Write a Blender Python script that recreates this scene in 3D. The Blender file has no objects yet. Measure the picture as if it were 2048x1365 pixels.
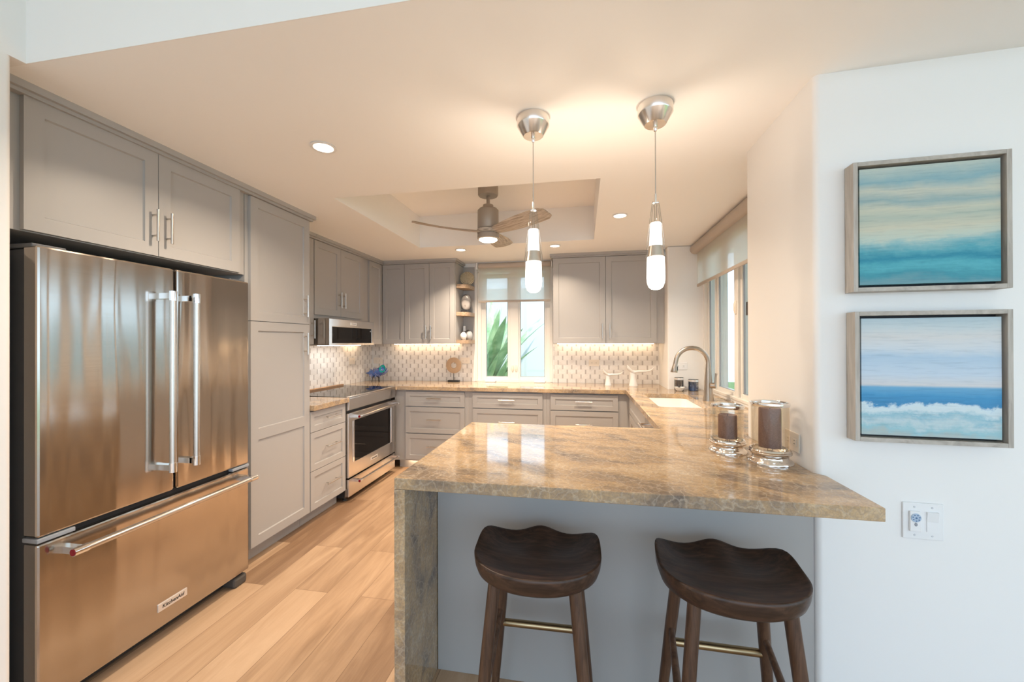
import bpy, bmesh, math, random
from mathutils import Vector, Matrix
random.seed(7)
S = bpy.context.scene
COL = S.collection
PI = math.pi

# ------------------------------------------------------------------ camera
F_PX = 792.8
def cam_matrix(yaw, pitch, roll, loc):
    cy, sy, cp, sp, cr, sr = math.cos(yaw), math.sin(yaw), math.cos(pitch), math.sin(pitch), math.cos(roll), math.sin(roll)
    Rw = Matrix(((cy, sy, 0), (0, 0, -1), (-sy, cy, 0)))
    Rp = Matrix(((1, 0, 0), (0, cp, sp), (0, -sp, cp)))
    Rr = Matrix(((cr, -sr, 0), (sr, cr, 0), (0, 0, 1)))
    M = Rr @ Rp @ Rw
    m = Matrix.Identity(4)
    for i in range(3):
        m[i][0] = M[0][i]; m[i][1] = -M[1][i]; m[i][2] = -M[2][i]
        m[i][3] = loc[i]
    return m
cd = bpy.data.cameras.new('camera')
cd.sensor_width = 36.0
cd.lens = 36.0 * F_PX / 2048
cd.clip_start = 0.05
cam = bpy.data.objects.new('camera', cd)
COL.objects.link(cam)
cam.matrix_world = cam_matrix(0.17743, 0.00289, -0.00286, (0, 0, 1.388))
S.camera = cam

# ------------------------------------------------------------------ view, world, sun, daylight portals
S.view_settings.view_transform = 'Standard'
S.view_settings.look = 'None'
S.view_settings.exposure = 0.3
S.view_settings.gamma = 1.0
S.view_settings.use_curve_mapping = False
SKY = 2.65
SUN = 3.5
K_DOWN = 0.67
K_FAN = 0.62
K_PEND = 0.22
K_LED = 1.75
W = bpy.data.worlds.new('sky'); S.world = W
W.use_nodes = True
bg = W.node_tree.nodes['Background']
bg.inputs[0].default_value = (0.60, 0.785, 0.98, 1)
bg.inputs[1].default_value = SKY
sl = bpy.data.lights.new('sun', 'SUN'); sl.energy = SUN; sl.angle = 0.03; sl.color = (1, 0.95, 0.86)
so = bpy.data.objects.new('sun', sl); COL.objects.link(so)
so.rotation_euler = Vector((-0.35, 0.58, -0.73)).to_track_quat('-Z', 'Y').to_euler()
so.location = (3, -6, 8)
def portal(name, loc, direction, w, h):
    l = bpy.data.lights.new(name, 'AREA'); l.shape = 'RECTANGLE'; l.size = w; l.size_y = h
    l.cycles.is_portal = True
    o = bpy.data.objects.new(name, l); COL.objects.link(o)
    o.location = loc
    o.rotation_euler = Vector(direction).to_track_quat('-Z', 'Z').to_euler()
portal('daylight_portal', (1.3, -3.2, 1.38), (0, 1, 0), 6.3, 2.75)
portal('daylight_portal', (4.48, -1.1, 1.28), (-1, 0, 0), 3.6, 2.5)
portal('daylight_portal', (1.4, 3.2, 1.55), (-1, 0, 0), 1.95, 1.3)
portal('daylight_portal', (-0.82, 4.9, 1.58), (0, -1, 0), 0.95, 1.35)

# ------------------------------------------------------------------ materials
MATS = {}
def new_mat(name):
    m = bpy.data.materials.new(name); m.use_nodes = True
    nt = m.node_tree
    return m, nt, nt.nodes, nt.links, nt.nodes['Principled BSDF']
def simple(name, color, rough=0.5, metal=0.0, spec=0.5, coat=0.0):
    m, nt, N, L, P = new_mat(name)
    P.inputs['Base Color'].default_value = (*color, 1)
    P.inputs['Roughness'].default_value = rough
    P.inputs['Metallic'].default_value = metal
    P.inputs['Specular IOR Level'].default_value = spec
    P.inputs['Coat Weight'].default_value = coat
    MATS[name] = m
    return m
def nd(N, t, **k):
    n = N.new(t)
    for a, b in k.items(): setattr(n, a, b)
    return n
def mth(N, L, op, a, b=None, c=None):
    n = N.new('ShaderNodeMath'); n.operation = op
    for i, v in enumerate((a, b, c)):
        if v is None: continue
        if isinstance(v, (int, float)): n.inputs[i].default_value = v
        else: L.new(v, n.inputs[i])
    return n.outputs[0]
def ramp(N, L, fac, stops):
    r = N.new('ShaderNodeValToRGB')
    e = r.color_ramp.elements
    while len(e) < len(stops): e.new(0.5)
    for el, (p, c) in zip(e, stops):
        el.position = p; el.color = (*c, 1)
    if fac is not None: L.new(fac, r.inputs[0])
    return r
def mixc(N, L, fac, a, b, mode='MIX'):
    n = N.new('ShaderNodeMix'); n.data_type = 'RGBA'; n.blend_type = mode
    for sock, v in ((n.inputs[0], fac), (n.inputs[6], a), (n.inputs[7], b)):
        if isinstance(v, (int, float)): sock.default_value = v
        elif isinstance(v, tuple): sock.default_value = (*v, 1)
        else: L.new(v, sock)
    return n.outputs[2]
def noise(N, L, vec, scale, detail=4, rough=0.5, dist=0.0):
    n = N.new('ShaderNodeTexNoise')
    n.inputs['Scale'].default_value = scale; n.inputs['Detail'].default_value = detail
    n.inputs['Roughness'].default_value = rough; n.inputs['Distortion'].default_value = dist
    if vec is not None: L.new(vec, n.inputs['Vector'])
    return n
def objco(N, L, scale=(1, 1, 1), rot=(0, 0, 0), loc=(0, 0, 0)):
    t = N.new('ShaderNodeTexCoord'); mp = N.new('ShaderNodeMapping')
    mp.inputs['Scale'].default_value = scale; mp.inputs['Rotation'].default_value = rot
    mp.inputs['Location'].default_value = loc
    L.new(t.outputs['Object'], mp.inputs['Vector'])
    return mp.outputs[0]
def bump(N, L, P, h, strength, dist=0.01):
    b = N.new('ShaderNodeBump'); b.inputs['Strength'].default_value = strength
    b.inputs['Distance'].default_value = dist
    L.new(h, b.inputs['Height']); L.new(b.outputs[0], P.inputs['Normal'])

def paint(name, color, rough=0.6):
    m, nt, N, L, P = new_mat(name)
    co = objco(N, L)
    n = noise(N, L, co, 90, 3)
    P.inputs['Base Color'].default_value = (*color, 1)
    P.inputs['Roughness'].default_value = rough
    P.inputs['Specular IOR Level'].default_value = 0.3
    bump(N, L, P, n.outputs[0], 0.06, 0.002)
    MATS[name] = m
paint('wall_paint', (0.87, 0.855, 0.835))
paint('ceiling_paint', (0.93, 0.922, 0.91))
simple('cabinet_paint', (0.405, 0.388, 0.372), 0.38, 0, 0.4)
simple('panel_paint', (0.405, 0.388, 0.372), 0.38, 0, 0.4)
simple('dark_gap', (0.012, 0.012, 0.014), 0.6)
simple('nickel', (0.62, 0.58, 0.53), 0.28, 1.0)
simple('brushed_bronze_nickel', (0.46, 0.40, 0.34), 0.3, 1.0)
simple('chrome', (0.85, 0.84, 0.83), 0.07, 1.0)
simple('white_trim', (0.80, 0.77, 0.72), 0.35)
simple('white_plastic', (0.84, 0.84, 0.84), 0.35)
simple('screw_grey', (0.6, 0.62, 0.65), 0.3)
simple('grey_plastic', (0.32, 0.34, 0.37), 0.4)
simple('blue_plastic', (0.42, 0.53, 0.67), 0.3)
simple('dark_blue_plastic', (0.08, 0.16, 0.30), 0.3)
simple('outlet_beige', (0.78, 0.70, 0.60), 0.4)
simple('black_glass', (0.006, 0.005, 0.005), 0.05, 0, 0.14)
simple('black_plastic', (0.02, 0.02, 0.022), 0.4)
simple('fridge_side', (0.10, 0.105, 0.115), 0.45, 0.3)
simple('red_badge', (0.28, 0.01, 0.02), 0.25, 0.4)
simple('badge_metal', (0.80, 0.76, 0.72), 0.3, 0.6)
simple('ink', (0.02, 0.018, 0.016), 0.5)
simple('ceramic_white', (0.86, 0.85, 0.83), 0.18)
simple('sink_white', (0.86, 0.83, 0.78), 0.15)
simple('fan_taupe', (0.37, 0.32, 0.27), 0.4, 0.2)
simple('canopy_metal', (0.78, 0.74, 0.70), 0.22, 1.0)
simple('cable', (0.55, 0.52, 0.48), 0.35, 0.8)
simple('wax_top', (0.20, 0.105, 0.085), 0.55)
simple('wick', (0.02, 0.02, 0.02), 0.8)
simple('brass', (0.42, 0.31, 0.18), 0.3, 1.0)
simple('canvas_edge', (0.02, 0.02, 0.025), 0.6)
simple('warm_reflection_trim', (0.72, 0.50, 0.34), 0.25, 1.0)  # vent trim metal, reflected warm light put into its colour
simple('shell_teal', (0.0, 0.36, 0.33), 0.12, 0, 0.7, 0.6)
simple('shell_blue', (0.03, 0.10, 0.36), 0.12, 0, 0.7, 0.6)
simple('shell_violet', (0.16, 0.19, 0.36), 0.15, 0, 0.7, 0.4)
simple('dark_metal', (0.06, 0.05, 0.045), 0.4, 0.7)
simple('rubber', (0.08, 0.07, 0.06), 0.6)
simple('gourd_grey', (0.42, 0.43, 0.44), 0.5)
simple('stem_brown', (0.13, 0.10, 0.08), 0.6)
simple('grass', (0.16, 0.25, 0.08), 0.9)
simple('stucco', (0.52, 0.53, 0.54), 0.9)
simple('patio', (0.55, 0.54, 0.52), 0.8)
simple('patio_chair', (0.42, 0.48, 0.56), 0.6)
simple('bark', (0.25, 0.17, 0.11), 0.85)

def m_granite():
    m, nt, N, L, P = new_mat('quartzite')
    co = objco(N, L, (1, 1.0, 1), (0.0, 0, 0.35))
    warp = noise(N, L, co, 5.0, 5, 0.6)
    vadd = nd(N, 'ShaderNodeVectorMath', operation='MULTIPLY_ADD')
    L.new(warp.outputs['Color'], vadd.inputs[0]); vadd.inputs[1].default_value = (0.16, 0.16, 0.16)
    L.new(co, vadd.inputs[2])
    st = N.new('ShaderNodeMapping'); st.inputs['Scale'].default_value = (3.0, 8.0, 5.0)
    L.new(vadd.outputs[0], st.inputs['Vector'])
    n1 = noise(N, L, st.outputs[0], 1.0, 7, 0.62, 0.4)
    base = ramp(N, L, n1.outputs[0], [(0.32, (0.18, 0.14, 0.11)), (0.42, (0.34, 0.245, 0.16)), (0.54, (0.52, 0.355, 0.195)), (0.68, (0.62, 0.46, 0.29))])
    vor = nd(N, 'ShaderNodeTexVoronoi', feature='DISTANCE_TO_EDGE'); vor.inputs['Scale'].default_value = 24
    L.new(vadd.outputs[0], vor.inputs['Vector'])
    cr = ramp(N, L, vor.outputs['Distance'], [(0.0, (1, 1, 1)), (0.09, (0, 0, 0))])
    n3 = noise(N, L, co, 9, 3)
    f = mth(N, L, 'MULTIPLY', mth(N, L, 'MULTIPLY', cr.outputs[0], n3.outputs[0]), 0.62)
    c1 = mixc(N, L, f, base.outputs[0], (0.70, 0.60, 0.47))
    n4 = noise(N, L, co, 110, 3, 0.7)
    g = ramp(N, L, n4.outputs[0], [(0.35, (0.62, 0.62, 0.64)), (0.6, (1, 1, 1))])
    c2 = mixc(N, L, 0.6, c1, g.outputs[0], 'MULTIPLY')
    vor2 = nd(N, 'ShaderNodeTexVoronoi', feature='DISTANCE_TO_EDGE'); vor2.inputs['Scale'].default_value = 55
    L.new(vadd.outputs[0], vor2.inputs['Vector'])
    cr2 = ramp(N, L, vor2.outputs['Distance'], [(0.0, (1, 1, 1)), (0.12, (0, 0, 0))])
    f2 = mth(N, L, 'MULTIPLY', cr2.outputs[0], 0.35)
    c3 = mixc(N, L, f2, c2, (0.25, 0.21, 0.18))
    L.new(c3, P.inputs['Base Color'])
    P.inputs['Roughness'].default_value = 0.07
    P.inputs['Specular IOR Level'].default_value = 0.55
    MATS['quartzite'] = m
m_granite()

def m_floor():
    m, nt, N, L, P = new_mat('oak_planks')
    t = N.new('ShaderNodeTexCoord')
    sp = N.new('ShaderNodeSeparateXYZ'); L.new(t.outputs['Object'], sp.inputs[0])
    cb = N.new('ShaderNodeCombineXYZ'); L.new(sp.outputs[1], cb.inputs[0]); L.new(sp.outputs[0], cb.inputs[1])
    b = N.new('ShaderNodeTexBrick')
    b.inputs['Color1'].default_value = (0, 0, 0, 1); b.inputs['Color2'].default_value = (1, 1, 1, 1)
    b.inputs['Mortar'].default_value = (0.5, 0.5, 0.5, 1)
    b.inputs['Scale'].default_value = 1; b.inputs['Brick Width'].default_value = 1.22
    b.inputs['Row Height'].default_value = 0.20; b.inputs['Mortar Size'].default_value = 0.0012
    b.inputs['Mortar Smooth'].default_value = 0.1
    b.offset = 0.37; b.offset_frequency = 2
    L.new(cb.outputs[0], b.inputs['Vector'])
    rnd = N.new('ShaderNodeSeparateColor'); L.new(b.outputs['Color'], rnd.inputs[0])
    off = mth(N, L, 'MULTIPLY', rnd.outputs[0], 37.0)
    cb2 = N.new('ShaderNodeCombineXYZ')
    L.new(mth(N, L, 'MULTIPLY', sp.outputs[0], 9.0), cb2.inputs[0])
    L.new(mth(N, L, 'MULTIPLY_ADD', sp.outputs[1], 1.1, off), cb2.inputs[1])
    L.new(off, cb2.inputs[2])
    g = noise(N, L, cb2.outputs[0], 1.0, 6, 0.6, 1.2)
    cb3 = N.new('ShaderNodeCombineXYZ')
    L.new(mth(N, L, 'MULTIPLY', sp.outputs[0], 150.0), cb3.inputs[0])
    L.new(mth(N, L, 'MULTIPLY_ADD', sp.outputs[1], 4.0, off), cb3.inputs[1])
    g2 = noise(N, L, cb3.outputs[0], 1.0, 3, 0.5)
    a = mth(N, L, 'ADD', mth(N, L, 'MULTIPLY_ADD', g.outputs[0], 0.8, -0.09), mth(N, L, 'MULTIPLY', rnd.outputs[0], 0.46))
    a = mth(N, L, 'ADD', a, mth(N, L, 'MULTIPLY', g2.outputs[0], 0.12))
    c = ramp(N, L, a, [(0.32, (0.26, 0.155, 0.09)), (0.52, (0.39, 0.25, 0.15)), (0.68, (0.49, 0.325, 0.20)), (0.88, (0.58, 0.405, 0.265))])
    fin = mixc(N, L, b.outputs['Fac'], c.outputs[0], (0.20, 0.12, 0.07))
    L.new(fin, P.inputs['Base Color'])
    P.inputs['Roughness'].default_value = 0.34
    P.inputs['Specular IOR Level'].default_value = 0.4
    MATS['oak_planks'] = m
m_floor()

def m_tile():
    m, nt, N, L, P = new_mat('basketweave_tile')
    t = N.new('ShaderNodeTexCoord')
    sp = N.new('ShaderNodeSeparateXYZ'); L.new(t.outputs['Object'], sp.inputs[0])
    pos = mth(N, L, 'ADD', sp.outputs[0], sp.outputs[1])
    v = mth(N, L, 'DIVIDE', sp.outputs[2], 0.0535)
    row = mth(N, L, 'FLOOR', v)
    par = mth(N, L, 'MULTIPLY', mth(N, L, 'MODULO', row, 2.0), 0.5)
    u = mth(N, L, 'ADD', mth(N, L, 'DIVIDE', pos, 0.105), par)
    u = mth(N, L, 'ADD', u, 100.0)
    fu = mth(N, L, 'FRACT', u); fv = mth(N, L, 'FRACT', v)
    bar = mth(N, L, 'LESS_THAN', fu, 0.15)
    bar = mth(N, L, 'MULTIPLY', bar, mth(N, L, 'LESS_THAN', fv, 0.93))
    jn = mth(N, L, 'LESS_THAN', fv, 0.05)
    wn = N.new('ShaderNodeTexWhiteNoise'); wn.noise_dimensions = '2D'
    cb = N.new('ShaderNodeCombineXYZ'); L.new(mth(N, L, 'FLOOR', u), cb.inputs[0]); L.new(row, cb.inputs[1])
    L.new(cb.outputs[0], wn.inputs['Vector'])
    tile = ramp(N, L, wn.outputs['Value'], [(0.0, (0.74, 0.70, 0.65)), (1.0, (0.85, 0.82, 0.78))])
    mar = noise(N, L, t.outputs['Object'], 14, 5, 0.6, 1.0)
    tile2 = mixc(N, L, 0.25, tile.outputs[0], ramp(N, L, mar.outputs[0], [(0.4, (0.62, 0.57, 0.52)), (0.55, (0.86, 0.83, 0.80))]).outputs[0])
    c = mixc(N, L, bar, tile2, (0.50, 0.46, 0.425))
    c = mixc(N, L, mth(N, L, 'MULTIPLY', jn, 0.35), c, (0.55, 0.5, 0.45))
    L.new(c, P.inputs['Base Color'])
    P.inputs['Roughness'].default_value = 0.25
    MATS['basketweave_tile'] = m
m_tile()

def m_wood(name, dark, mid, light, axis=(1, 1, 1), scale=1.0, rough=0.45, spec=0.4):
    m, nt, N, L, P = new_mat(name)
    co = objco(N, L, tuple(a * scale for a in axis))
    n = noise(N, L, co, 1.0, 6, 0.62, 0.8)
    r = ramp(N, L, n.outputs[0], [(0.33, dark), (0.5, mid), (0.68, light)])
    L.new(r.outputs[0], P.inputs['Base Color'])
    P.inputs['Roughness'].default_value = rough
    P.inputs['Specular IOR Level'].default_value = spec
    bump(N, L, P, n.outputs[0], 0.08, 0.003)
    MATS[name] = m
m_wood('walnut', (0.028, 0.0145, 0.009), (0.052, 0.027, 0.017), (0.09, 0.047, 0.029), (8, 60, 60), 1.0, 0.42)
m_wood('walnut_leg', (0.055, 0.027, 0.016), (0.09, 0.046, 0.027), (0.135, 0.072, 0.042), (60, 60, 6), 1.0, 0.40)
m_wood('shelf_oak', (0.28, 0.19, 0.12), (0.40, 0.28, 0.185), (0.52, 0.38, 0.26), (8, 60, 60), 1.0, 0.5)
m_wood('fan_blade_wood', (0.26, 0.215, 0.17), (0.45, 0.38, 0.31), (0.60, 0.53, 0.45), (6, 70, 70), 1.0, 0.5)
m_wood('frame_wood', (0.37, 0.33, 0.29), (0.46, 0.42, 0.37), (0.54, 0.49, 0.44), (25, 25, 25), 1.0, 0.5)
m_wood('frame_wood_side', (0.37, 0.33, 0.29), (0.46, 0.42, 0.37), (0.54, 0.49, 0.44), (60, 60, 6), 1.0, 0.5)

def m_steel(name, color, rough, wave=0.25, aniso=0.8, wscale=(2.4, 1.0, 0.6)):
    m, nt, N, L, P = new_mat(name)
    P.inputs['Base Color'].default_value = (*color, 1)
    P.inputs['Metallic'].default_value = 1
    P.inputs['Anisotropic'].default_value = aniso
    tv = N.new('ShaderNodeCombineXYZ'); tv.inputs[2].default_value = 1.0
    L.new(tv.outputs[0], P.inputs['Tangent'])
    co = objco(N, L, wscale)
    n = noise(N, L, co, 2.6, 1.3, 0.45, 0.25)
    bump(N, L, P, n.outputs[0], wave, 0.02)
    c2 = objco(N, L, (3, 3, 400))
    b = noise(N, L, c2, 1.0, 2)
    L.new(mth(N, L, 'MULTIPLY_ADD', b.outputs[0], 0.08, rough - 0.04), P.inputs['Roughness'])
    MATS[name] = m
m_steel('stainless', (0.51, 0.46, 0.41), 0.13, 0.55, 0.8, (2.6, 1.0, 0.24))
m_steel('stainless_plain', (0.64, 0.60, 0.56), 0.24, 0.03)
m_steel('antique_silver', (0.78, 0.73, 0.68), 0.14, 0.35, 0.0, (14, 14, 14))

def m_emit(name, color, strength, base=None):
    m, nt, N, L, P = new_mat(name)
    P.inputs['Base Color'].default_value = (*(base or color), 1)
    P.inputs['Emission Color'].default_value = (*color, 1)
    P.inputs['Emission Strength'].default_value = strength
    MATS[name] = m
m_emit('downlight_glow', (1.0, 0.86, 0.70), 8.0)
m_emit('fan_glow', (1.0, 0.86, 0.66), 4.0)
m_emit('hood_glow', (1.0, 0.93, 0.86), 7.5)
m_emit('led_glow', (1.0, 0.72, 0.44), 9 * K_LED)
def m_bubble(name, strength, lo):
    m, nt, N, L, P = new_mat(name)
    co = objco(N, L)
    v = nd(N, 'ShaderNodeTexVoronoi'); v.inputs['Scale'].default_value = 190; L.new(co, v.inputs['Vector'])
    r = ramp(N, L, v.outputs['Distance'], [(0.1, (lo, lo * 0.86, lo * 0.72)), (0.55, (1, 0.95, 0.88))])
    L.new(r.outputs[0], P.inputs['Emission Color'])
    P.inputs['Base Color'].default_value = (0.9, 0.9, 0.9, 1)
    P.inputs['Emission Strength'].default_value = strength
    P.inputs['Roughness'].default_value = 0.15
    MATS[name] = m
m_bubble('lit_bubble_glass', 1.5, 0.62)
m_bubble('lit_crystal', 1.05, 0.6)

def m_thin_glass(name, tint, refl=0.08, rough=0.0, edge=0.6):
    m = bpy.data.materials.new(name); m.use_nodes = True
    nt = m.node_tree; N = nt.nodes; L = nt.links
    N.remove(N['Principled BSDF']); out = N['Material Output']
    tr = N.new('ShaderNodeBsdfTransparent'); tr.inputs[0].default_value = (*tint, 1)
    gl = N.new('ShaderNodeBsdfGlossy'); gl.inputs['Roughness'].default_value = rough
    lw = N.new('ShaderNodeLayerWeight'); lw.inputs[0].default_value = 0.35
    f = mth(N, L, 'MULTIPLY_ADD', lw.outputs['Fresnel'], edge, refl * 0.4)
    mx = N.new('ShaderNodeMixShader')
    L.new(f, mx.inputs[0]); L.new(tr.outputs[0], mx.inputs[1]); L.new(gl.outputs[0], mx.inputs[2])
    L.new(mx.outputs[0], out.inputs[0])
    MATS[name] = m
m_thin_glass('window_glass', (0.97, 0.99, 0.985), 0.06, 0.0, 0.35)
m_thin_glass('hurricane_glass', (0.96, 0.94, 0.90), 0.05, 0.01, 0.22)
m_thin_glass('pendant_glass', (0.93, 0.92, 0.90), 0.1, 0.02, 0.7)
m_thin_glass('jar_glass', (0.93, 0.95, 0.97), 0.1, 0.02, 0.6)

def m_shade():
    m = bpy.data.materials.new('shade_fabric'); m.use_nodes = True
    nt = m.node_tree; N = nt.nodes; L = nt.links
    N.remove(N['Principled BSDF']); out = N['Material Output']
    co = objco(N, L)
    n = noise(N, L, co, 500, 2)
    c = ramp(N, L, n.outputs[0], [(0.3, (0.70, 0.63, 0.55)), (0.7, (0.82, 0.76, 0.68))])
    d = N.new('ShaderNodeBsdfDiffuse'); t = N.new('ShaderNodeBsdfTranslucent'); tr = N.new('ShaderNodeBsdfTransparent')
    L.new(c.outputs[0], d.inputs[0]); t.inputs[0].default_value = (0.95, 0.92, 0.88, 1)
    m1 = N.new('ShaderNodeMixShader'); m1.inputs[0].default_value = 0.75
    L.new(d.outputs[0], m1.inputs[1]); L.new(t.outputs[0], m1.inputs[2])
    m2 = N.new('ShaderNodeMixShader'); m2.inputs[0].default_value = 0.40
    L.new(m1.outputs[0], m2.inputs[1]); L.new(tr.outputs[0], m2.inputs[2])
    L.new(m2.outputs[0], out.inputs[0])
    MATS['shade_fabric'] = m
m_shade()
simple('shade_cassette', (0.50, 0.43, 0.37), 0.6)

def m_wax():
    m, nt, N, L, P = new_mat('wax')
    co = objco(N, L)
    n = noise(N, L, co, 260, 3)
    r = ramp(N, L, n.outputs[0], [(0.35, (0.15, 0.085, 0.075)), (0.65, (0.215, 0.125, 0.11))])
    L.new(r.outputs[0], P.inputs['Base Color'])
    P.inputs['Roughness'].default_value = 0.55
    MATS['wax'] = m
m_wax()

def m_leaf(name, c1, c2):
    m, nt, N, L, P = new_mat(name)
    co = objco(N, L)
    n = noise(N, L, co, 6, 3)
    r = ramp(N, L, n.outputs[0], [(0.35, c1), (0.65, c2)])
    L.new(r.outputs[0], P.inputs['Base Color'])
    P.inputs['Roughness'].default_value = 0.4
    MATS[name] = m
m_leaf('leaf_green', (0.22, 0.37, 0.18), (0.45, 0.57, 0.33))
m_leaf('leaf_deep', (0.05, 0.15, 0.07), (0.13, 0.28, 0.13))
m_leaf('leaf_dry', (0.42, 0.25, 0.13), (0.55, 0.38, 0.22))
m_leaf('hedge_green', (0.10, 0.22, 0.08), (0.30, 0.42, 0.18))

def m_painting(name, stops, dist, scl, skyd, lows):
    """horizontal bands of sea and sky; z in metres from the canvas bottom"""
    m, nt, N, L, P = new_mat(name)
    t = N.new('ShaderNodeTexCoord')
    sp = N.new('ShaderNodeSeparateXYZ'); L.new(t.outputs['Object'], sp.inputs[0])
    co = objco(N, L, scl)
    n = noise(N, L, co, 1.0, 6, 0.6, 0.3)
    co2 = objco(N, L, (2.2, 1, 5))
    nb = noise(N, L, co2, 1.0, 3, 0.5)
    n3 = noise(N, L, objco(N, L, (40, 1, 60)), 1.0, 4, 0.7)
    z = mth(N, L, 'DIVIDE', sp.outputs[2], 0.40)
    low = ramp(N, L, z, lows)
    d = mth(N, L, 'MULTIPLY', mth(N, L, 'SUBTRACT', n.outputs[0], 0.5), dist)
    d2 = mth(N, L, 'MULTIPLY', mth(N, L, 'SUBTRACT', nb.outputs[0], 0.5), dist * 0.9)
    d3 = mth(N, L, 'MULTIPLY', mth(N, L, 'SUBTRACT', n3.outputs[0], 0.5), dist * 0.35)
    dd = mth(N, L, 'MULTIPLY', mth(N, L, 'ADD', mth(N, L, 'ADD', d, d2), d3), low.outputs[0])
    sky = mth(N, L, 'MULTIPLY', mth(N, L, 'SUBTRACT', noise(N, L, objco(N, L, (3.5, 1, 9), (0, 0.06, 0)), 1.0, 5, 0.6, 0.6).outputs[0], 0.5), skyd)
    z = mth(N, L, 'ADD', mth(N, L, 'ADD', z, dd), sky)
    r = ramp(N, L, z, stops)
    br = noise(N, L, objco(N, L, (9, 1, 130)), 1.0, 4, 0.6, 0.4)
    bc = ramp(N, L, br.outputs[0], [(0.25, (0.74, 0.78, 0.80)), (0.5, (1, 1, 1)), (0.75, (1.0, 1.0, 0.97))])
    L.new(mixc(N, L, 0.8, r.outputs[0], bc.outputs[0], 'MULTIPLY'), P.inputs['Base Color'])
    P.inputs['Roughness'].default_value = 0.5
    P.inputs['Specular IOR Level'].default_value = 0.25
    MATS[name] = m
m_painting('seascape_teal', [
    (0.00, (0.16, 0.33, 0.38)), (0.07, (0.06, 0.30, 0.38)), (0.14, (0.10, 0.42, 0.50)), (0.22, (0.03, 0.25, 0.36)),
    (0.28, (0.10, 0.37, 0.45)), (0.35, (0.30, 0.50, 0.52)), (0.39, (0.52, 0.60, 0.53)), (0.47, (0.60, 0.58, 0.46)),
    (0.56, (0.44, 0.50, 0.43)), (0.63, (0.57, 0.57, 0.46)), (0.70, (0.30, 0.42, 0.43)), (0.78, (0.56, 0.57, 0.48)),
    (0.87, (0.25, 0.42, 0.47)), (1.0, (0.55, 0.60, 0.53))], 0.17, (6, 1, 24), 0.17, [(0.0, (1, 1, 1)), (0.40, (1, 1, 1)), (0.52, (0.25, 0.25, 0.25)), (0.7, (0.5, 0.5, 0.5))])
m_painting('seascape_blue', [
    (0.00, (0.42, 0.50, 0.50)), (0.06, (0.32, 0.55, 0.62)), (0.11, (0.52, 0.64, 0.68)), (0.16, (0.30, 0.52, 0.62)),
    (0.20, (0.62, 0.72, 0.76)), (0.245, (0.62, 0.74, 0.80)), (0.27, (0.06, 0.26, 0.50)), (0.34, (0.07, 0.30, 0.55)), (0.405, (0.16, 0.40, 0.62)),
    (0.425, (0.64, 0.64, 0.66)), (0.52, (0.55, 0.65, 0.76)), (0.66, (0.44, 0.58, 0.72)), (0.72, (0.62, 0.68, 0.74)), (0.82, (0.66, 0.66, 0.66)), (0.90, (0.56, 0.63, 0.66)), (1.0, (0.42, 0.54, 0.60))], 0.26, (10, 1, 14), 0.0, [(0.0, (1, 1, 1)), (0.27, (0.9, 0.9, 0.9)), (0.37, (0.08, 0.08, 0.08)), (0.42, (0.03, 0.03, 0.03)), (0.6, (0.3, 0.3, 0.3))])

def m_radial(name, c1, c2, spokes, rings):
    """radial ribs about the local y axis"""
    m, nt, N, L, P = new_mat(name)
    t = N.new('ShaderNodeTexCoord')
    sp = N.new('ShaderNodeSeparateXYZ'); L.new(t.outputs['Object'], sp.inputs[0])
    a = mth(N, L, 'ARCTAN2', sp.outputs[2], sp.outputs[0])
    w = mth(N, L, 'SINE', mth(N, L, 'MULTIPLY', a, spokes))
    n = noise(N, L, t.outputs['Object'], rings, 3)
    s = mth(N, L, 'ADD', mth(N, L, 'MULTIPLY', w, 0.35), n.outputs[0])
    r = ramp(N, L, s, [(0.25, c1), (0.8, c2)])
    L.new(r.outputs[0], P.inputs['Base Color'])
    P.inputs['Roughness'].default_value = 0.6
    bump(N, L, P, s, 0.5, 0.004)
    MATS[name] = m
m_radial('sand_dollar', (0.30, 0.24, 0.15), (0.55, 0.47, 0.33), 26, 50)
m_radial('fibre_disc', (0.33, 0.20, 0.11), (0.66, 0.48, 0.32), 46, 160)
def m_agate():
    m, nt, N, L, P = new_mat('agate')
    co = objco(N, L)
    v = nd(N, 'ShaderNodeVectorMath', operation='DISTANCE'); L.new(co, v.inputs[0]); v.inputs[1].default_value = (0.0, -0.04, 0.075)
    n = noise(N, L, co, 30, 3)
    s = mth(N, L, 'ADD', mth(N, L, 'MULTIPLY', v.outputs['Value'], 9.0), mth(N, L, 'MULTIPLY', n.outputs[0], 0.25))
    r = ramp(N, L, s, [(0.12, (0.10, 0.09, 0.085)), (0.3, (0.50, 0.45, 0.41)), (0.6, (0.42, 0.385, 0.36)), (0.8, (0.16, 0.15, 0.145)), (1.0, (0.24, 0.225, 0.215))])
    L.new(r.outputs[0], P.inputs['Base Color']); P.inputs['Roughness'].default_value = 0.25
    MATS['agate'] = m
m_agate()
def m_band(name, lo, hi, zs, z_top):
    m, nt, N, L, P = new_mat(name)
    t = N.new('ShaderNodeTexCoord')
    sp = N.new('ShaderNodeSeparateXYZ'); L.new(t.outputs['Object'], sp.inputs[0])
    n = noise(N, L, objco(N, L, (20, 20, 60)), 1.0, 3)
    z = mth(N, L, 'ADD', mth(N, L, 'DIVIDE', sp.outputs[2], z_top), mth(N, L, 'MULTIPLY', mth(N, L, 'SUBTRACT', n.outputs[0], 0.5), 0.25))
    r = ramp(N, L, z, [(0.15, lo), (zs, hi)])
    L.new(r.outputs[0], P.inputs['Base Color']); P.inputs['Roughness'].default_value = 0.15
    MATS[name] = m
m_band('jar_blue', (0.03, 0.10, 0.30), (0.07, 0.10, 0.16), 0.85, 0.1)
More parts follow.
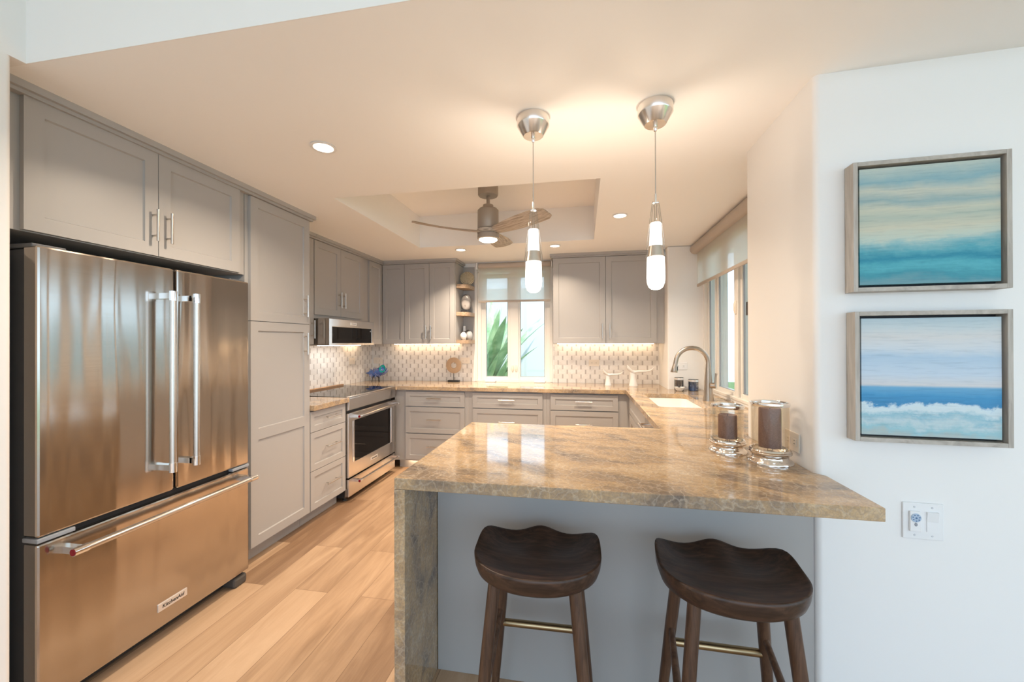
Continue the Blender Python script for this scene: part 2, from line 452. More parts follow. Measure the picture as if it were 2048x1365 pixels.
m_band('jar_brown', (0.05, 0.04, 0.05), (0.12, 0.08, 0.06), 0.85, 0.1)

# ------------------------------------------------------------------ mesh helpers
class MB:
    def __init__(s): s.bm = bmesh.new()
    def face(s, pts):
        return s.bm.faces.new([s.bm.verts.new(p) for p in pts])
    def box(s, x0, x1, y0, y1, z0, z1, M=None):
        v = [s.bm.verts.new((x, y, z)) for z in (z0, z1) for (x, y) in ((x0, y0), (x1, y0), (x1, y1), (x0, y1))]
        for f in ((3, 2, 1, 0), (4, 5, 6, 7), (0, 1, 5, 4), (1, 2, 6, 5), (2, 3, 7, 6), (3, 0, 4, 7)):
            s.bm.faces.new([v[i] for i in f])
        if M is not None: bmesh.ops.transform(s.bm, matrix=M, verts=v)
        return s
    def grid(s, rings, closed=True, cap0=True, cap1=True):
        """rings: list of lists of points of equal length"""
        R = [[s.bm.verts.new(p) for p in r] for r in rings]
        n = len(R[0])
        for a, b in zip(R[:-1], R[1:]):
            for i in range(n if closed else n - 1):
                j = (i + 1) % n
                s.bm.faces.new((a[i], a[j], b[j], b[i]))
        if closed and cap0: s.bm.faces.new(list(reversed(R[0])))
        if closed and cap1: s.bm.faces.new(R[-1])
        return s
    def tube(s, pts, r, seg=12, caps=True, flat=1.0):
        pts = [Vector(p) for p in pts]
        rr = r if isinstance(r, (list, tuple)) else [r] * len(pts)
        up = None; rings = []
        for i, p in enumerate(pts):
            t = (pts[min(i + 1, len(pts) - 1)] - pts[max(i - 1, 0)]).normalized()
            if up is None:
                up = Vector((0, 0, 1)) if abs(t.z) < 0.9 else Vector((1, 0, 0))
            a = t.cross(up).normalized(); up = a.cross(t).normalized()
            rings.append([p + (a * math.cos(2 * PI * k / seg) + up * flat * math.sin(2 * PI * k / seg)) * rr[i] for k in range(seg)])
        return s.grid(rings, True, caps, caps)
    def lathe(s, prof, c=(0, 0, 0), seg=32, M=None, caps=True):
        rings = []
        for (r, z) in prof:
            r = max(r, 1e-4)
            rings.append([Vector((c[0] + r * math.cos(2 * PI * k / seg), c[1] + r * math.sin(2 * PI * k / seg), c[2] + z)) for k in range(seg)])
        if M is not None: rings = [[M @ p for p in r] for r in rings]
        return s.grid(rings, True, caps, caps)
    def ring(s, outer, inner, y0, y1):
        """rectangular frame in the xz plane: outer/inner = (x0,x1,z0,z1), one watertight loop"""
        def rc(b, y): return [(b[0], y, b[2]), (b[1], y, b[2]), (b[1], y, b[3]), (b[0], y, b[3])]
        loops = [rc(outer, y0), rc(inner, y0), rc(inner, y1), rc(outer, y1)]
        R = [[s.bm.verts.new(p) for p in l] for l in loops]
        for a, b in ((0, 1), (1, 2), (2, 3), (3, 0)):
            for i in range(4):
                j = (i + 1) % 4
                s.bm.faces.new((R[a][i], R[a][j], R[b][j], R[b][i]))
        return s
    def prism(s, poly, z0, z1, M=None):
        a = [s.bm.verts.new((x, y, z0)) for x, y in poly]; b = [s.bm.verts.new((x, y, z1)) for x, y in poly]
        n = len(poly)
        for i in range(n):
            j = (i + 1) % n
            s.bm.faces.new((a[i], a[j], b[j], b[i]))
        s.bm.faces.new(list(reversed(a))); s.bm.faces.new(b)
        if M is not None: bmesh.ops.transform(s.bm, matrix=M, verts=a + b)
        return s
    def build(s, name, mat, parent=None, bevel=0.0, smooth=0, subsurf=0, loc=None, rot=None):
        bm = s.bm
        bmesh.ops.recalc_face_normals(bm, faces=bm.faces)
        me = bpy.data.meshes.new(name); bm.to_mesh(me); bm.free()
        me.materials.append(MATS[mat])
        if smooth:
            for p in me.polygons: p.use_smooth = True
            me.set_sharp_from_angle(angle=math.radians(smooth))
        o = bpy.data.objects.new(name, me); COL.objects.link(o)
        if bevel:
            b = o.modifiers.new('bevel', 'BEVEL'); b.width = bevel; b.segments = 2
            b.limit_method = 'ANGLE'; b.angle_limit = math.radians(40)
        if subsurf:
            d = o.modifiers.new('sub', 'SUBSURF'); d.levels = subsurf; d.render_levels = subsurf
        if parent is not None: o.parent = parent
        if loc is not None: o.location = loc
        if rot is not None: o.rotation_euler = rot
        return o
def tag(o, label, cat, group=None):
    o['label'] = label; o['category'] = cat
    if group: o['group'] = group
    return o
def thing(name, label, cat, loc=(0, 0, 0), rz=0.0, group=None):
    o = bpy.data.objects.new(name, None); COL.objects.link(o)
    o.empty_display_size = 0.05
    o.location = loc; o.rotation_euler = (0, 0, rz)
    return tag(o, label, cat, group)
def struct(o): o['kind'] = 'structure'; return o
def copy_tree(o, parent=None):
    c = o.copy(); COL.objects.link(c); c.parent = parent
    for ch in o.children: copy_tree(ch, c)
    return c
def lamp(name, kind, parent, loc, energy, color, size=0.1, direction=None, spread=None):
    l = bpy.data.lights.new(name, kind); l.energy = energy; l.color = color
    if kind == 'AREA':
        l.shape = 'DISK'; l.size = size
        if spread: l.spread = spread
    elif kind in ('POINT', 'SPOT'): l.shadow_soft_size = size
    o = bpy.data.objects.new(name, l); COL.objects.link(o); o.parent = parent; o.location = loc
    if direction: o.rotation_euler = Vector(direction).to_track_quat('-Z', 'Y').to_euler()
    return o
def text_mesh(name, body, size, mat, parent, M, shear=0.0, depth=0.0006):
    c = bpy.data.curves.new(name, 'FONT'); c.body = body; c.size = size; c.align_x = 'CENTER'; c.align_y = 'CENTER'
    c.shear = shear; c.extrude = depth; c.offset = size * 0.012
    t = bpy.data.objects.new(name, c); COL.objects.link(t)
    dg = bpy.context.evaluated_depsgraph_get(); dg.update()
    me = bpy.data.meshes.new_from_object(t.evaluated_get(dg))
    bpy.data.objects.remove(t); bpy.data.curves.remove(c)
    me.transform(M); me.materials.clear(); me.materials.append(MATS[mat])
    o = bpy.data.objects.new(name, me); COL.objects.link(o); o.parent = parent
    return o
FRONT = Matrix.Rotation(PI / 2, 4, 'X')      # text in xy -> facing -y

CEIL = 2.345
# ------------------------------------------------------------------ setting
struct(MB().box(-2.8, 4.6, -3.4, 4.82, -0.1, 0).build('floor', 'oak_planks'))
b = MB()
TX0, TX1, TY0, TY1, TZ = -1.62, 0.103, 2.37, 3.775, 2.66
b.box(-2.8, TX0, 1.041, 4.82, CEIL, TZ); b.box(TX1, 1.42, 1.041, 4.82, CEIL, TZ); b.box(1.42, 4.6, 1.041, 1.75, CEIL, TZ)
b.box(TX0, TX1, 1.041, TY0, CEIL, TZ); b.box(TX0, TX1, TY1, 4.82, CEIL, TZ)
b.box(-2.8, 1.42, 1.041, 4.82, TZ, TZ + 0.05)
struct(b.build('ceiling', 'ceiling_paint'))
struct(MB().box(-2.8, 4.6, -3.4, 1.04, 3.30, 3.36).build('ceiling', 'ceiling_paint'))
b = MB(); b.box(-2.8, 4.6, 1.038, 1.041, CEIL, TZ + 0.05); b.box(-2.8, 4.6, 1.038, 1.10, TZ + 0.05, 3.36)
struct(b.build('wall_upper_front', 'wall_paint'))
struct(MB().box(-2.8, -2.655, 1.006, 4.82, 0, CEIL).build('wall_left', 'wall_paint'))
r = 0.018
pts = [(-2.8, 1.006), (-2.8, 0.93), (-2.02, 0.93), (-2.02, -3.4), (-1.87, -3.4)]
pts += [(-1.87 - r + r * math.cos(a), 1.006 - r + r * math.sin(a)) for a in [i * PI / 16 for i in range(9)]]
struct(MB().prism(pts, 0, CEIL).build('wall_front_left', 'wall_paint', smooth=30))
struct(MB().box(-2.02, -1.87, -3.4, 1.038, CEIL, 3.30).build('wall_upper_left', 'wall_paint'))
struct(MB().box(1.34, 2.45, 1.80, 4.9, 2.40, 2.46).build('added_sun_eave', 'ceiling_paint'))  # unseen overhang, added to keep the sun out of the side window
# back wall with window opening
WX0, WX1, WZ0, WZ1 = -1.295, -0.352, 0.914, 2.27
b = MB(); b.box(-2.8, WX0, 4.66, 4.82, 0, CEIL); b.box(WX1, 0.835, 4.66, 4.82, 0, CEIL)
b.box(WX0, WX1, 4.66, 4.82, 0, WZ0); b.box(WX0, WX1, 4.66, 4.82, WZ1, CEIL)
struct(b.build('wall_back', 'wall_paint'))
struct(MB().box(0.835, 1.40, 4.19, 4.82, 0, CEIL).build('wall_right_back', 'wall_paint', bevel=0.012))
# sink window wall
NY0, NY1, NZ0, NZ1 = 2.24, 4.165, 0.93, 2.22
b = MB(); b.box(1.17, 1.34, NY1, 4.19, 0, CEIL); b.box(1.17, 1.34, 2.2, NY0, 0, CEIL)
b.box(1.17, 1.34, NY0, NY1, 0, NZ0); b.box(1.17, 1.34, NY0, NY1, NZ1, CEIL)
struct(b.build('wall_side', 'wall_paint'))
# stub wall + painting wall (3 degrees off square)
T3 = math.tan(math.radians(3.0)); r = 0.022
pts = [(1.34, 2.2)]
pts += [(0.82 + r - r * math.sin(a), 2.2 - r + r * math.cos(a)) for a in [i * PI / 12 for i in range(7)]]
pts += [(0.82 + r - r * math.cos(a), 1.59 + r - r * math.sin(a)) for a in [i * PI / 16 for i in range(9)]]
pts += [(4.6, 1.59 - 3.76 * T3), (4.6, 1.75), (1.34, 1.75)]
struct(MB().prism(pts, 0, CEIL).build('wall_right', 'wall_paint', smooth=25))
b = MB(); b.box(4.5, 4.6, -3.4, -2.9, 0, 3.30); b.box(4.5, 4.6, 0.7, 1.38, 0, 3.30); b.box(4.5, 4.6, -2.9, 0.7, 2.55, 3.30)
struct(b.build('wall_front_right', 'wall_paint'))
b = MB(); b.box(-2.02, -1.80, -3.4, -3.25, 0, 3.30); b.box(4.4, 4.6, -3.4, -3.25, 0, 3.30); b.box(-1.80, 4.4, -3.4, -3.25, 2.75, 3.30)
struct(b.build('wall_front', 'wall_paint'))
# tile backsplash slabs
b = MB(); b.box(-2.655, -2.648, 2.67, 4.66, 0.914, 1.62)
b.box(-2.648, WX0 - 0.012, 4.653, 4.66, 0.914, 1.40)
b.box(WX1 + 0.012, 0.835, 4.653, 4.66, 0.914, 1.40)
struct(b.build('wall_tile', 'basketweave_tile'))

def window(name, frame_boxes, panes, extra=None):
    root = thing(name, '', '')
    del root['label']; del root['category']; root['kind'] = 'structure'
    f = MB()
    for bx in frame_boxes: f.box(*bx)
    f.build('window_frame', 'white_trim', root, bevel=0.003)
    for p in panes: MB().box(*p).build('pane', 'window_glass', root)
    return root
# back window: jamb liner, two casement sashes, central mullion
Y0, Y1 = 4.70, 4.755
fb = [(WX0, WX0 + 0.028, 4.655, 4.81, WZ0, WZ1), (WX1 - 0.028, WX1, 4.655, 4.81, WZ0, WZ1), (WX0 + 0.028, WX1 - 0.028, 4.665, 4.81, WZ1 - 0.03, WZ1), (WX0 + 0.028, WX1 - 0.028, 4.665, 4.81, WZ0, 0.935),
      (WX0 + 0.028, WX0 + 0.075, 4.69, 4.80, 0.935, 2.24), (WX1 - 0.075, WX1 - 0.028, 4.69, 4.80, 0.935, 2.24), (-0.863, -0.76, 4.685, 4.80, 0.935, 2.24)]
panes = []
for (a, c) in ((-1.165, -0.893), (-0.742, -0.450)):
    fb += [(a - 0.055, a, Y0, Y1, 0.935, 2.22), (c, c + 0.03, Y0, Y1, 0.935, 2.22), (a, c, Y0, Y1, 0.935, 0.97), (a, c, Y0, Y1, 2.17, 2.22)]
    panes.append((a, c, Y0 + 0.022, Y0 + 0.028, 0.97, 2.17))
w1 = window('window_1', fb, panes)
for (a, c) in ((-1.165, -0.893), (-0.742, -0.450)):
    g = MB(); g.ring((a, c, 0.970, 2.17), (a + 0.006, c - 0.006, 0.976, 2.164), Y0 + 0.008, Y0 + 0.018); g.build('glazing_gasket', 'grey_plastic', w1)
for x in (-1.09, -0.50):
    c = MB(); c.box(x - 0.062, x + 0.062, 4.585, 4.70, 0.9145, 0.932); c.box(x - 0.055, x + 0.03, 4.60, 4.64, 0.932, 0.944)
    c.tube([(x - 0.03, 4.62, 0.944), (x - 0.03, 4.62, 0.966)], 0.009, 10)
    c.build('crank', 'white_plastic', w1, bevel=0.004)
for x in (-0.835, -0.79): MB().lathe([(0.0, -0.04), (0.011, -0.035), (0.017, -0.01), (0.017, 0.01), (0.011, 0.035), (0, 0.04)], (x, 4.683, 1.075), 12).build('sash_lock', 'outlet_beige', w1, smooth=40)
# side window over the sink: panes between Y values
fb = [(1.165, 1.30, NY1 - 0.03, NY1, NZ0, NZ1), (1.165, 1.30, NY0, NY0 + 0.03, NZ0, NZ1), (1.165, 1.30, NY0 + 0.03, NY1 - 0.03, NZ0, 0.952), (1.165, 1.30, NY0 + 0.03, NY1 - 0.03, NZ1 - 0.03, NZ1)]
panes = []; sash = [(3.92, 4.10), (3.45, 3.83), (2.86, 3.285), (2.33, 2.72)]
for (a, c) in sash:
    fb += [(1.195, 1.25, a - 0.045, a, 0.952, 2.19), (1.195, 1.25, c, c + 0.035, 0.952, 2.19), (1.195, 1.25, a, c, 0.952, 0.985), (1.195, 1.25, a, c, 2.15, 2.19)]
    panes.append((1.218, 1.224, a, c, 0.985, 2.15))
fb += [(1.18, 1.29, 3.332, 3.395, 0.952, 2.19), (1.18, 1.29, 2.757, 2.812, 0.952, 2.19), (1.18, 1.29, 3.868, 3.872, 0.952, 2.19)]
w2 = window('window_2', fb, panes)
for (a, c) in sash:
    g = MB(); g.box(1.203, 1.214, a, a + 0.005, 0.985, 2.15); g.box(1.203, 1.214, c - 0.008, c, 0.985, 2.15); g.box(1.203, 1.214, a, c, 0.985, 0.990)
    g.build('glazing_gasket', 'grey_plastic', w2)
MB().box(1.185, 1.20, 3.16, 3.19, 1.58, 1.68).build('window_handle', 'dark_metal', w2, bevel=0.004)
MB().lathe([(0.0, -0.055), (0.013, -0.05), (0.02, -0.02), (0.02, 0.02), (0.013, 0.05), (0, 0.055)], (1.178, 3.36, 1.655), 12).build('sash_lock', 'outlet_beige', w2, smooth=40)

# ------------------------------------------------------------------ cabinet helpers (local: x along the face, front looks to -y, z up)
def shaker(mb, x0, x1, z0, z1, yf=0.0, t=0.02, rail=0.058, rec=0.009, mids=()):
    mb.box(x0, x0 + rail, yf, yf + t, z0, z1); mb.box(x1 - rail, x1, yf, yf + t, z0, z1)
    edges = [z0] + [m for m in mids] + [z1]
    mb.box(x0 + rail, x1 - rail, yf, yf + t, z0, z0 + rail); mb.box(x0 + rail, x1 - rail, yf, yf + t, z1 - rail, z1)
    lo = z0 + rail
    ops = []
    for m in mids:
        mb.box(x0 + rail, x1 - rail, yf, yf + t, m - 0.035, m + 0.035)
        ops.append((lo, m - 0.035)); lo = m + 0.035
    ops.append((lo, z1 - rail))
    for (a, c) in ops:
        mb.box(x0 + rail, x1 - rail, yf + rec, yf + t, a, c)
        # small sticking bevel round the panel
        e = 0.004
        X0, X1 = x0 + rail, x1 - rail
        mb.face([(X0, yf + 0.001, a), (X0 + e, yf + rec, a + e), (X0 + e, yf + rec, c - e), (X0, yf + 0.001, c)])
        mb.face([(X1, yf + 0.001, a), (X1, yf + 0.001, c), (X1 - e, yf + rec, c - e), (X1 - e, yf + rec, a + e)])
        mb.face([(X0, yf + 0.001, c), (X0 + e, yf + rec, c - e), (X1 - e, yf + rec, c - e), (X1, yf + 0.001, c)])
        mb.face([(X0, yf + 0.001, a), (X1, yf + 0.001, a), (X1 - e, yf + rec, a + e), (X0 + e, yf + rec, a + e)])
def pull(parent, x, z, length, vertical, yf=0.0):
    m = MB(); s = 0.034; h = length / 2
    if vertical:
        m.tube([(x, yf - s, z - h), (x, yf - s, z + h)], 0.006, 12)
        for dz in (-h * 0.66, h * 0.66): m.tube([(x, yf, z + dz), (x, yf - s, z + dz)], 0.0045, 8)
    else:
        m.tube([(x - h, yf - s, z), (x + h, yf - s, z)], 0.006, 12)
        for dx in (-h * 0.66, h * 0.66): m.tube([(x + dx, yf, z), (x + dx, yf - s, z)], 0.0045, 8)
    return m.build('handle', 'nickel', parent, smooth=40)
def door(parent, x0, x1, z0, z1, handle=None, mids=(), rail=0.058, yf=0.0):
    m = MB(); shaker(m, x0, x1, z0, z1, yf, rail=rail, mids=mids)
    d = m.build('door', 'cabinet_paint', parent)
    if handle: pull(d, handle[0], handle[1], handle[2], True, yf)
    return d
def drawer(parent, x0, x1, z0, z1, rail=0.05, yf=0.0, hx=None, plen=0.17):
    m = MB(); shaker(m, x0, x1, z0, z1, yf, rail=rail)
    d = m.build('drawer', 'cabinet_paint', parent)
    hz = (z0 + z1) / 2 + 0.01
    pull(d, (x0 + x1) / 2 if hx is None else hx, hz, plen, False, yf)
    return d
def crown(parent, segs):
    """segs: (x0,x1,yfront,yback) with the profile projecting toward -y"""
    m = MB()
    for (x0, x1, y0, y1) in segs:
        m.box(x0, x1, y0 + 0.0, y1, 2.318, CEIL)
        m.box(x0, x1, y0 + 0.018, y1, 2.303, 2.318)
    return m.build('crown_molding', 'cabinet_paint', parent)
LEFT = PI / 2; RIGHT = -PI / 2
G = 0.0015

# ------------------------------------------------------------------ left run
FX = -2.02   # door faces
# cabinet over the fridge; local x = world Y - 1.06
t = thing('wall_cabinet', 'wide grey two-door cabinet above the stainless refrigerator', 'cabinet', (FX, 1.02, 1.805), LEFT)
def zz(z): return z - 1.805
m = MB(); m.box(0.0, 1.075, 0.0205, 0.63, 0.0, 0.51); m.build('body', 'cabinet_paint', t)
door(t, 0.095, 0.563, 0.004, 0.50, (0.537, 0.145, 0.15))
door(t, 0.566, 1.028, 0.004, 0.50, (0.602, 0.145, 0.15))
m = MB(); m.box(0.0, 1.077, -0.028, 0.63, 0.513, 0.54); m.box(0.0, 1.077, -0.012, 0.63, 0.4985, 0.513); m.build('crown_molding', 'cabinet_paint', t)
# alcove side panel left of the fridge
tag(MB().box(0.0, 0.048, 0.0, 0.60, 0.0, 1.803).build('cabinet_panel', 'cabinet_paint', None, loc=(FX - 0.021, 1.02, 0), rot=(0, 0, LEFT)), 'narrow grey end panel beside the refrigerator hinge side, at the wall end', 'panel')
# pantry
t = thing('pantry_cabinet', 'tall grey pantry cabinet beside the stainless refrigerator', 'cabinet', (FX, 2.10, 0), LEFT)
m = MB(); m.box(0.0, 0.563, 0.0205, 0.63, 0.1, 2.303); m.box(0.0, 0.563, 0.09, 0.63, 0.0, 0.1); m.build('body', 'cabinet_paint', t)
door(t, 0.025, 0.560, 1.527, 2.300, (0.50, 1.655, 0.16))
door(t, 0.025, 0.560, 0.115, 1.523, (0.50, 1.38, 0.16), mids=(0.81,))
m = MB(); m.box(-0.003, 0.563, -0.028, 0.63, 2.318, CEIL); m.box(-0.003, 0.563, -0.012, 0.63, 2.303, 2.318); m.box(0.563, 0.60, -0.028, 0.28, 2.318, CEIL); m.box(0.563, 0.585, -0.012, 0.29, 2.303, 2.318); m.build('crown_molding', 'cabinet_paint', t)
# drawer base
t = thing('base_cabinet', 'grey base cabinet with three drawers between pantry and oven range', 'cabinet', (FX, 2.666, 0), LEFT)
m = MB(); m.box(0.0, 0.452, 0.0205, 0.63, 0.1, 0.872); m.box(0.0, 0.452, 0.09, 0.63, 0.0, 0.1); m.build('body', 'cabinet_paint', t)
for (z0, z1) in ((0.708, 0.864), (0.413, 0.704), (0.115, 0.409)): drawer(t, 0.004, 0.449, z0, z1, rail=0.045, hx=0.25, plen=0.18)
o = MB().box(-2.648, -1.985, 2.666, 3.118, 0.874, 0.914).build('worktop', 'quartzite', bevel=0.003)
tag(o, 'short stone worktop slab between the pantry and oven range', 'worktop')

# wall cabinets left of and above the microwave; face plane X=-2.33
t = thing('wall_cabinet', 'grey single-door wall cabinet mostly hidden behind the tall pantry', 'cabinet', (-2.33, 2.705, 1.37), LEFT)
m = MB(); m.box(0.0, 0.42, 0.0205, 0.317, 0.0, 0.933); m.build('body', 'cabinet_paint', t)
door(t, 0.0, 0.417, 0.003, 0.93, (0.385, 0.135, 0.16))
m = MB(); m.box(0.0, 0.42, -0.028, 0.317, 0.948, 0.975); m.box(0.0, 0.42, -0.012, 0.317, 0.933, 0.948); m.build('crown_molding', 'cabinet_paint', t)
t = thing('wall_cabinet', 'grey two-door wall cabinet directly above the microwave', 'cabinet', (-2.33, 3.127, 1.607), LEFT)
m = MB(); m.box(0.0, 0.91, 0.0205, 0.317, 0.0, 0.696); m.build('body', 'cabinet_paint', t)
door(t, 0.006, 0.392, 0.033, 0.693, (0.358, 0.19, 0.15)); door(t, 0.396, 0.79, 0.033, 0.693, (0.422, 0.19, 0.15))
m = MB(); m.box(0.0, 0.91, -0.028, 0.317, 0.711, 0.738); m.box(0.0, 0.91, -0.012, 0.317, 0.696, 0.711); m.build('crown_molding', 'cabinet_paint', t)
# corner cabinets
t = thing('corner_cabinet', 'grey narrow-door corner wall cabinet between microwave and three-door cabinet', 'cabinet', (-2.33, 4.04, 1.37), LEFT)
m = MB(); m.box(0.0, 0.309, 0.0205, 0.317, 0.0, 0.933); m.build('body', 'cabinet_paint', t)
door(t, 0.008, 0.283, 0.003, 0.93, rail=0.052)
m = MB(); m.box(0.0, 0.309, -0.028, 0.317, 0.948, 0.975); m.box(0.0, 0.309, -0.012, 0.317, 0.933, 0.948); m.build('crown_molding', 'cabinet_paint', t)
m = MB(); m.box(0.01, 0.28, 0.262, 0.277, -0.006, -0.0005); m.build('led_strip', 'led_glow', t)
# back wall uppers, face plane Y=4.33
LX = -2.309
t = thing('wall_cabinet', 'grey three-door wall cabinet above the blue shell sculpture corner', 'cabinet', (LX, 4.33, 1.37))
W3 = 0.870
m = MB(); m.box(-0.019, W3, 0.0205, 0.32, 0.0, 0.933); m.build('body', 'cabinet_paint', t)
door(t, -0.0175, 0.258, 0.003, 0.93, rail=0.05)
door(t, 0.263, 0.561, 0.003, 0.93, (0.534, 0.135, 0.16), rail=0.055); door(t, 0.565, 0.867, 0.003, 0.93, (0.592, 0.135, 0.16), rail=0.055)
m = MB(); m.box(0.008, W3 + 0.03, -0.028, 0.32, 0.948, 0.975); m.box(-0.008, W3 + 0.014, -0.012, 0.32, 0.933, 0.948); m.build('crown_molding', 'cabinet_paint', t)
m = MB(); m.box(0.0, W3 - 0.03, 0.262, 0.277, -0.006, -0.0005); m.build('led_strip', 'led_glow', t)
t = thing('wall_cabinet', 'wide grey two-door wall cabinet above the white whale tails', 'cabinet', (-0.322, 4.33, 1.37))
m = MB(); m.box(0.0, 1.155, 0.0205, 0.32, 0.0, 0.933); m.build('body', 'cabinet_paint', t)
door(t, 0.004, 0.558, 0.003, 0.93, (0.524, 0.135, 0.16)); door(t, 0.562, 1.078, 0.003, 0.93, (0.60, 0.135, 0.16))
m = MB(); m.box(-0.03, 1.155, -0.028, 0.32, 0.948, 0.975); m.box(-0.014, 1.155, -0.012, 0.32, 0.933, 0.948); m.build('crown_molding', 'cabinet_paint', t)
m = MB(); m.box(0.03, 1.09, 0.262, 0.277, -0.006, -0.0005); m.build('led_strip', 'led_glow', t)
# open corner shelves at the end of the three-door cabinet
t = thing('shelf_unit', 'open end unit of three oak shelves holding shells and stones', 'shelf unit', (LX + W3 + 0.001, 4.33, 1.37))
def rounded_shelf(z):
    w, d = 0.142, 0.30
    pts = [(0, d), (0, 0.03)]
    pts += [(0.02 + 0.0, 0.03)]
    for i in range(9):
        a = -PI / 2 + i * (PI / 2) / 8
        pts.append((w - 0.10 + 0.10 * math.cos(a), 0.03 + 0.10 + 0.10 * math.sin(a)))
    pts += [(w, d)]
    return MB().prism(pts, z, z + 0.042)
MB().box(0.0, 0.004, 0.02, 0.315, 0.0, 0.93).build('side_panel', 'cabinet_paint', t)
MB().box(0.0045, 0.146, 0.312, 0.320, 0.0, 0.93).build('back_panel', 'cabinet_paint', t)
for z in (0.003, 0.325, 0.645):
    o = rounded_shelf(z).build('shelf', 'shelf_oak', t, loc=(0.005, 0.01, 0))
SHX, SHY = LX + W3 + 0.005, 4.34

# ------------------------------------------------------------------ back base cabinets, faces Y=4.045
m = MB(); m.box(-0.02, 0.105, 0.0205, 0.6, 0.1, 0.872); m.box(0.0, 0.105, 0.10, 0.6, 0.0, 0.1); tag(m.build('corner_filler', 'cabinet_paint', None, loc=(-2.02, 4.045, 0)), 'plain grey filler panel between oven range and drawer cabinets', 'panel')
for (x0, x1, xe0, xe1, lab, hx) in (
        (-1.905, -1.238, -1.914, -1.195, 'grey three-drawer base cabinet below the fibre disc ornament', None),
        (-1.150, -0.410, -1.194, -0.370, 'grey three-drawer base cabinet under the back window', None),
        (-0.328, 0.338, -0.369, 0.4595, 'grey three-drawer base cabinet below the white whale tails', None)):
    t = thing('base_cabinet', lab, 'cabinet', (x0, 4.045, 0))
    m = MB(); m.box(xe0 - x0, xe1 - x0, 0.0205, 0.6, 0.1, 0.872); m.box(xe0 - x0, xe1 - x0, 0.10, 0.6, 0.0, 0.1); m.build('body', 'cabinet_paint', t)
    w = x1 - x0
    for (z0, z1) in ((0.698, 0.855), (0.408, 0.688), (0.118, 0.398)): drawer(t, 0, w, z0, z1, rail=0.048, plen=0.165)
    m = MB(); m.box(xe0 - x0 + 0.01, xe1 - x0 - 0.01, 0.055, 0.085, 0.092, 0.0995); m.build('led_strip', 'led_glow', t)
# sink run: faces X=0.44 looking to -x; local x = 4.045 - worldY
t = thing('sink_cabinet', 'grey sink base cabinet below the white basin', 'cabinet', (0.44, 4.042, 0), RIGHT)
m = MB(); m.box(0.0, 1.035, 0.0205, 0.36, 0.1, 0.66); m.box(0.0, 1.035, 0.0205, 0.06, 0.66, 0.872); m.box(0.0, 1.035, 0.10, 0.36, 0.0, 0.1); m.build('body', 'cabinet_paint', t)
m = MB(); shaker(m, 0.05, 1.03, 0.70, 0.855, rail=0.045); m.build('false_front', 'cabinet_paint', t)
door(t, 0.05, 0.538, 0.118, 0.69, (0.50, 0.60, 0.15)); door(t, 0.542, 1.03, 0.118, 0.69, (0.58, 0.60, 0.15))
t = thing('dishwasher', 'stainless dishwasher with bar handle between sink cabinet and peninsula', 'dishwasher', (0.44, 3.005, 0), RIGHT)
m = MB(); m.box(0.0, 0.60, 0.03, 0.36, 0.02, 0.870); m.build('body', 'black_plastic', t)
m = MB(); m.box(0.004, 0.596, 0.0, 0.03, 0.11, 0.868); m.build('door', 'stainless_plain', t, bevel=0.003)
m = MB(); m.tube([(0.05, -0.05, 0.80), (0.55, -0.05, 0.80)], 0.011, 12)
for x in (0.07, 0.53): m.tube([(x, 0.0, 0.80), (x, -0.05, 0.80)], 0.009, 10)
m.build('handle', 'chrome', t, smooth=40)

# ------------------------------------------------------------------ worktop: back run + sink run + peninsula with waterfall leg
def arc(cx, cy, r, a0, a1, n=6):
    return [(cx + r * math.cos(math.radians(a0 + (a1 - a0) * i / n)), cy + r * math.sin(math.radians(a0 + (a1 - a0) * i / n))) for i in range(n + 1)]
Z0, Z1 = 0.874, 0.914
t = thing('worktop', 'glossy tan stone worktop running along back wall, sink and peninsula', 'worktop', (0, 0, 0))
bm = bmesh.new()
outer = [(-0.653, 1.293), (0.843, 1.293), (0.843, 1.572), (0.8155, 1.60), (0.8155, 2.2045), (1.1625, 2.2045), (1.1625, 4.186), (0.8305, 4.186), (0.8305, 4.652), (-2.647, 4.652), (-2.647, 3.99), (-1.99, 3.99), (-1.99, 4.015), (0.412, 4.015), (0.412, 2.271), (-0.653, 2.271)]
SX0, SX1, SY0, SY1 = 0.545, 0.905, 3.03, 3.80
rr = 0.05
inner = arc(SX1 - rr, SY0 + rr, rr, -90, 0) + arc(SX1 - rr, SY1 - rr, rr, 0, 90) + arc(SX0 + rr, SY1 - rr, rr, 90, 180) + arc(SX0 + rr, SY0 + rr, rr, 180, 270)
def loop(pts, z): return [bm.verts.new((x, y, z)) for x, y in pts]
for z in (Z0, Z1):
    lo = loop(outer, z); li = loop(inner, z)
    ed = [bm.edges.new((l[i], l[(i + 1) % len(l)])) for l in (lo, li) for i in range(len(l))]
    bmesh.ops.triangle_fill(bm, use_beauty=True, use_dissolve=False, edges=ed)
    if z == Z0: bl = (lo, li)
    else: tl = (lo, li)
for a, c in zip(bl, tl):
    n = len(a)
    for i in range(n):
        j = (i + 1) % n
        bm.faces.new((a[i], a[j], c[j], c[i]))
bmesh.ops.dissolve_limit(bm, angle_limit=0.01, verts=bm.verts, edges=bm.edges)
mb = MB(); mb.bm = bm
mb.build('slab', 'quartzite', t, bevel=0.003)
MB().box(-0.653, -0.613, 1.293, 2.271, 0.0005, 0.8735).build('waterfall_leg', 'quartzite', t, bevel=0.002)

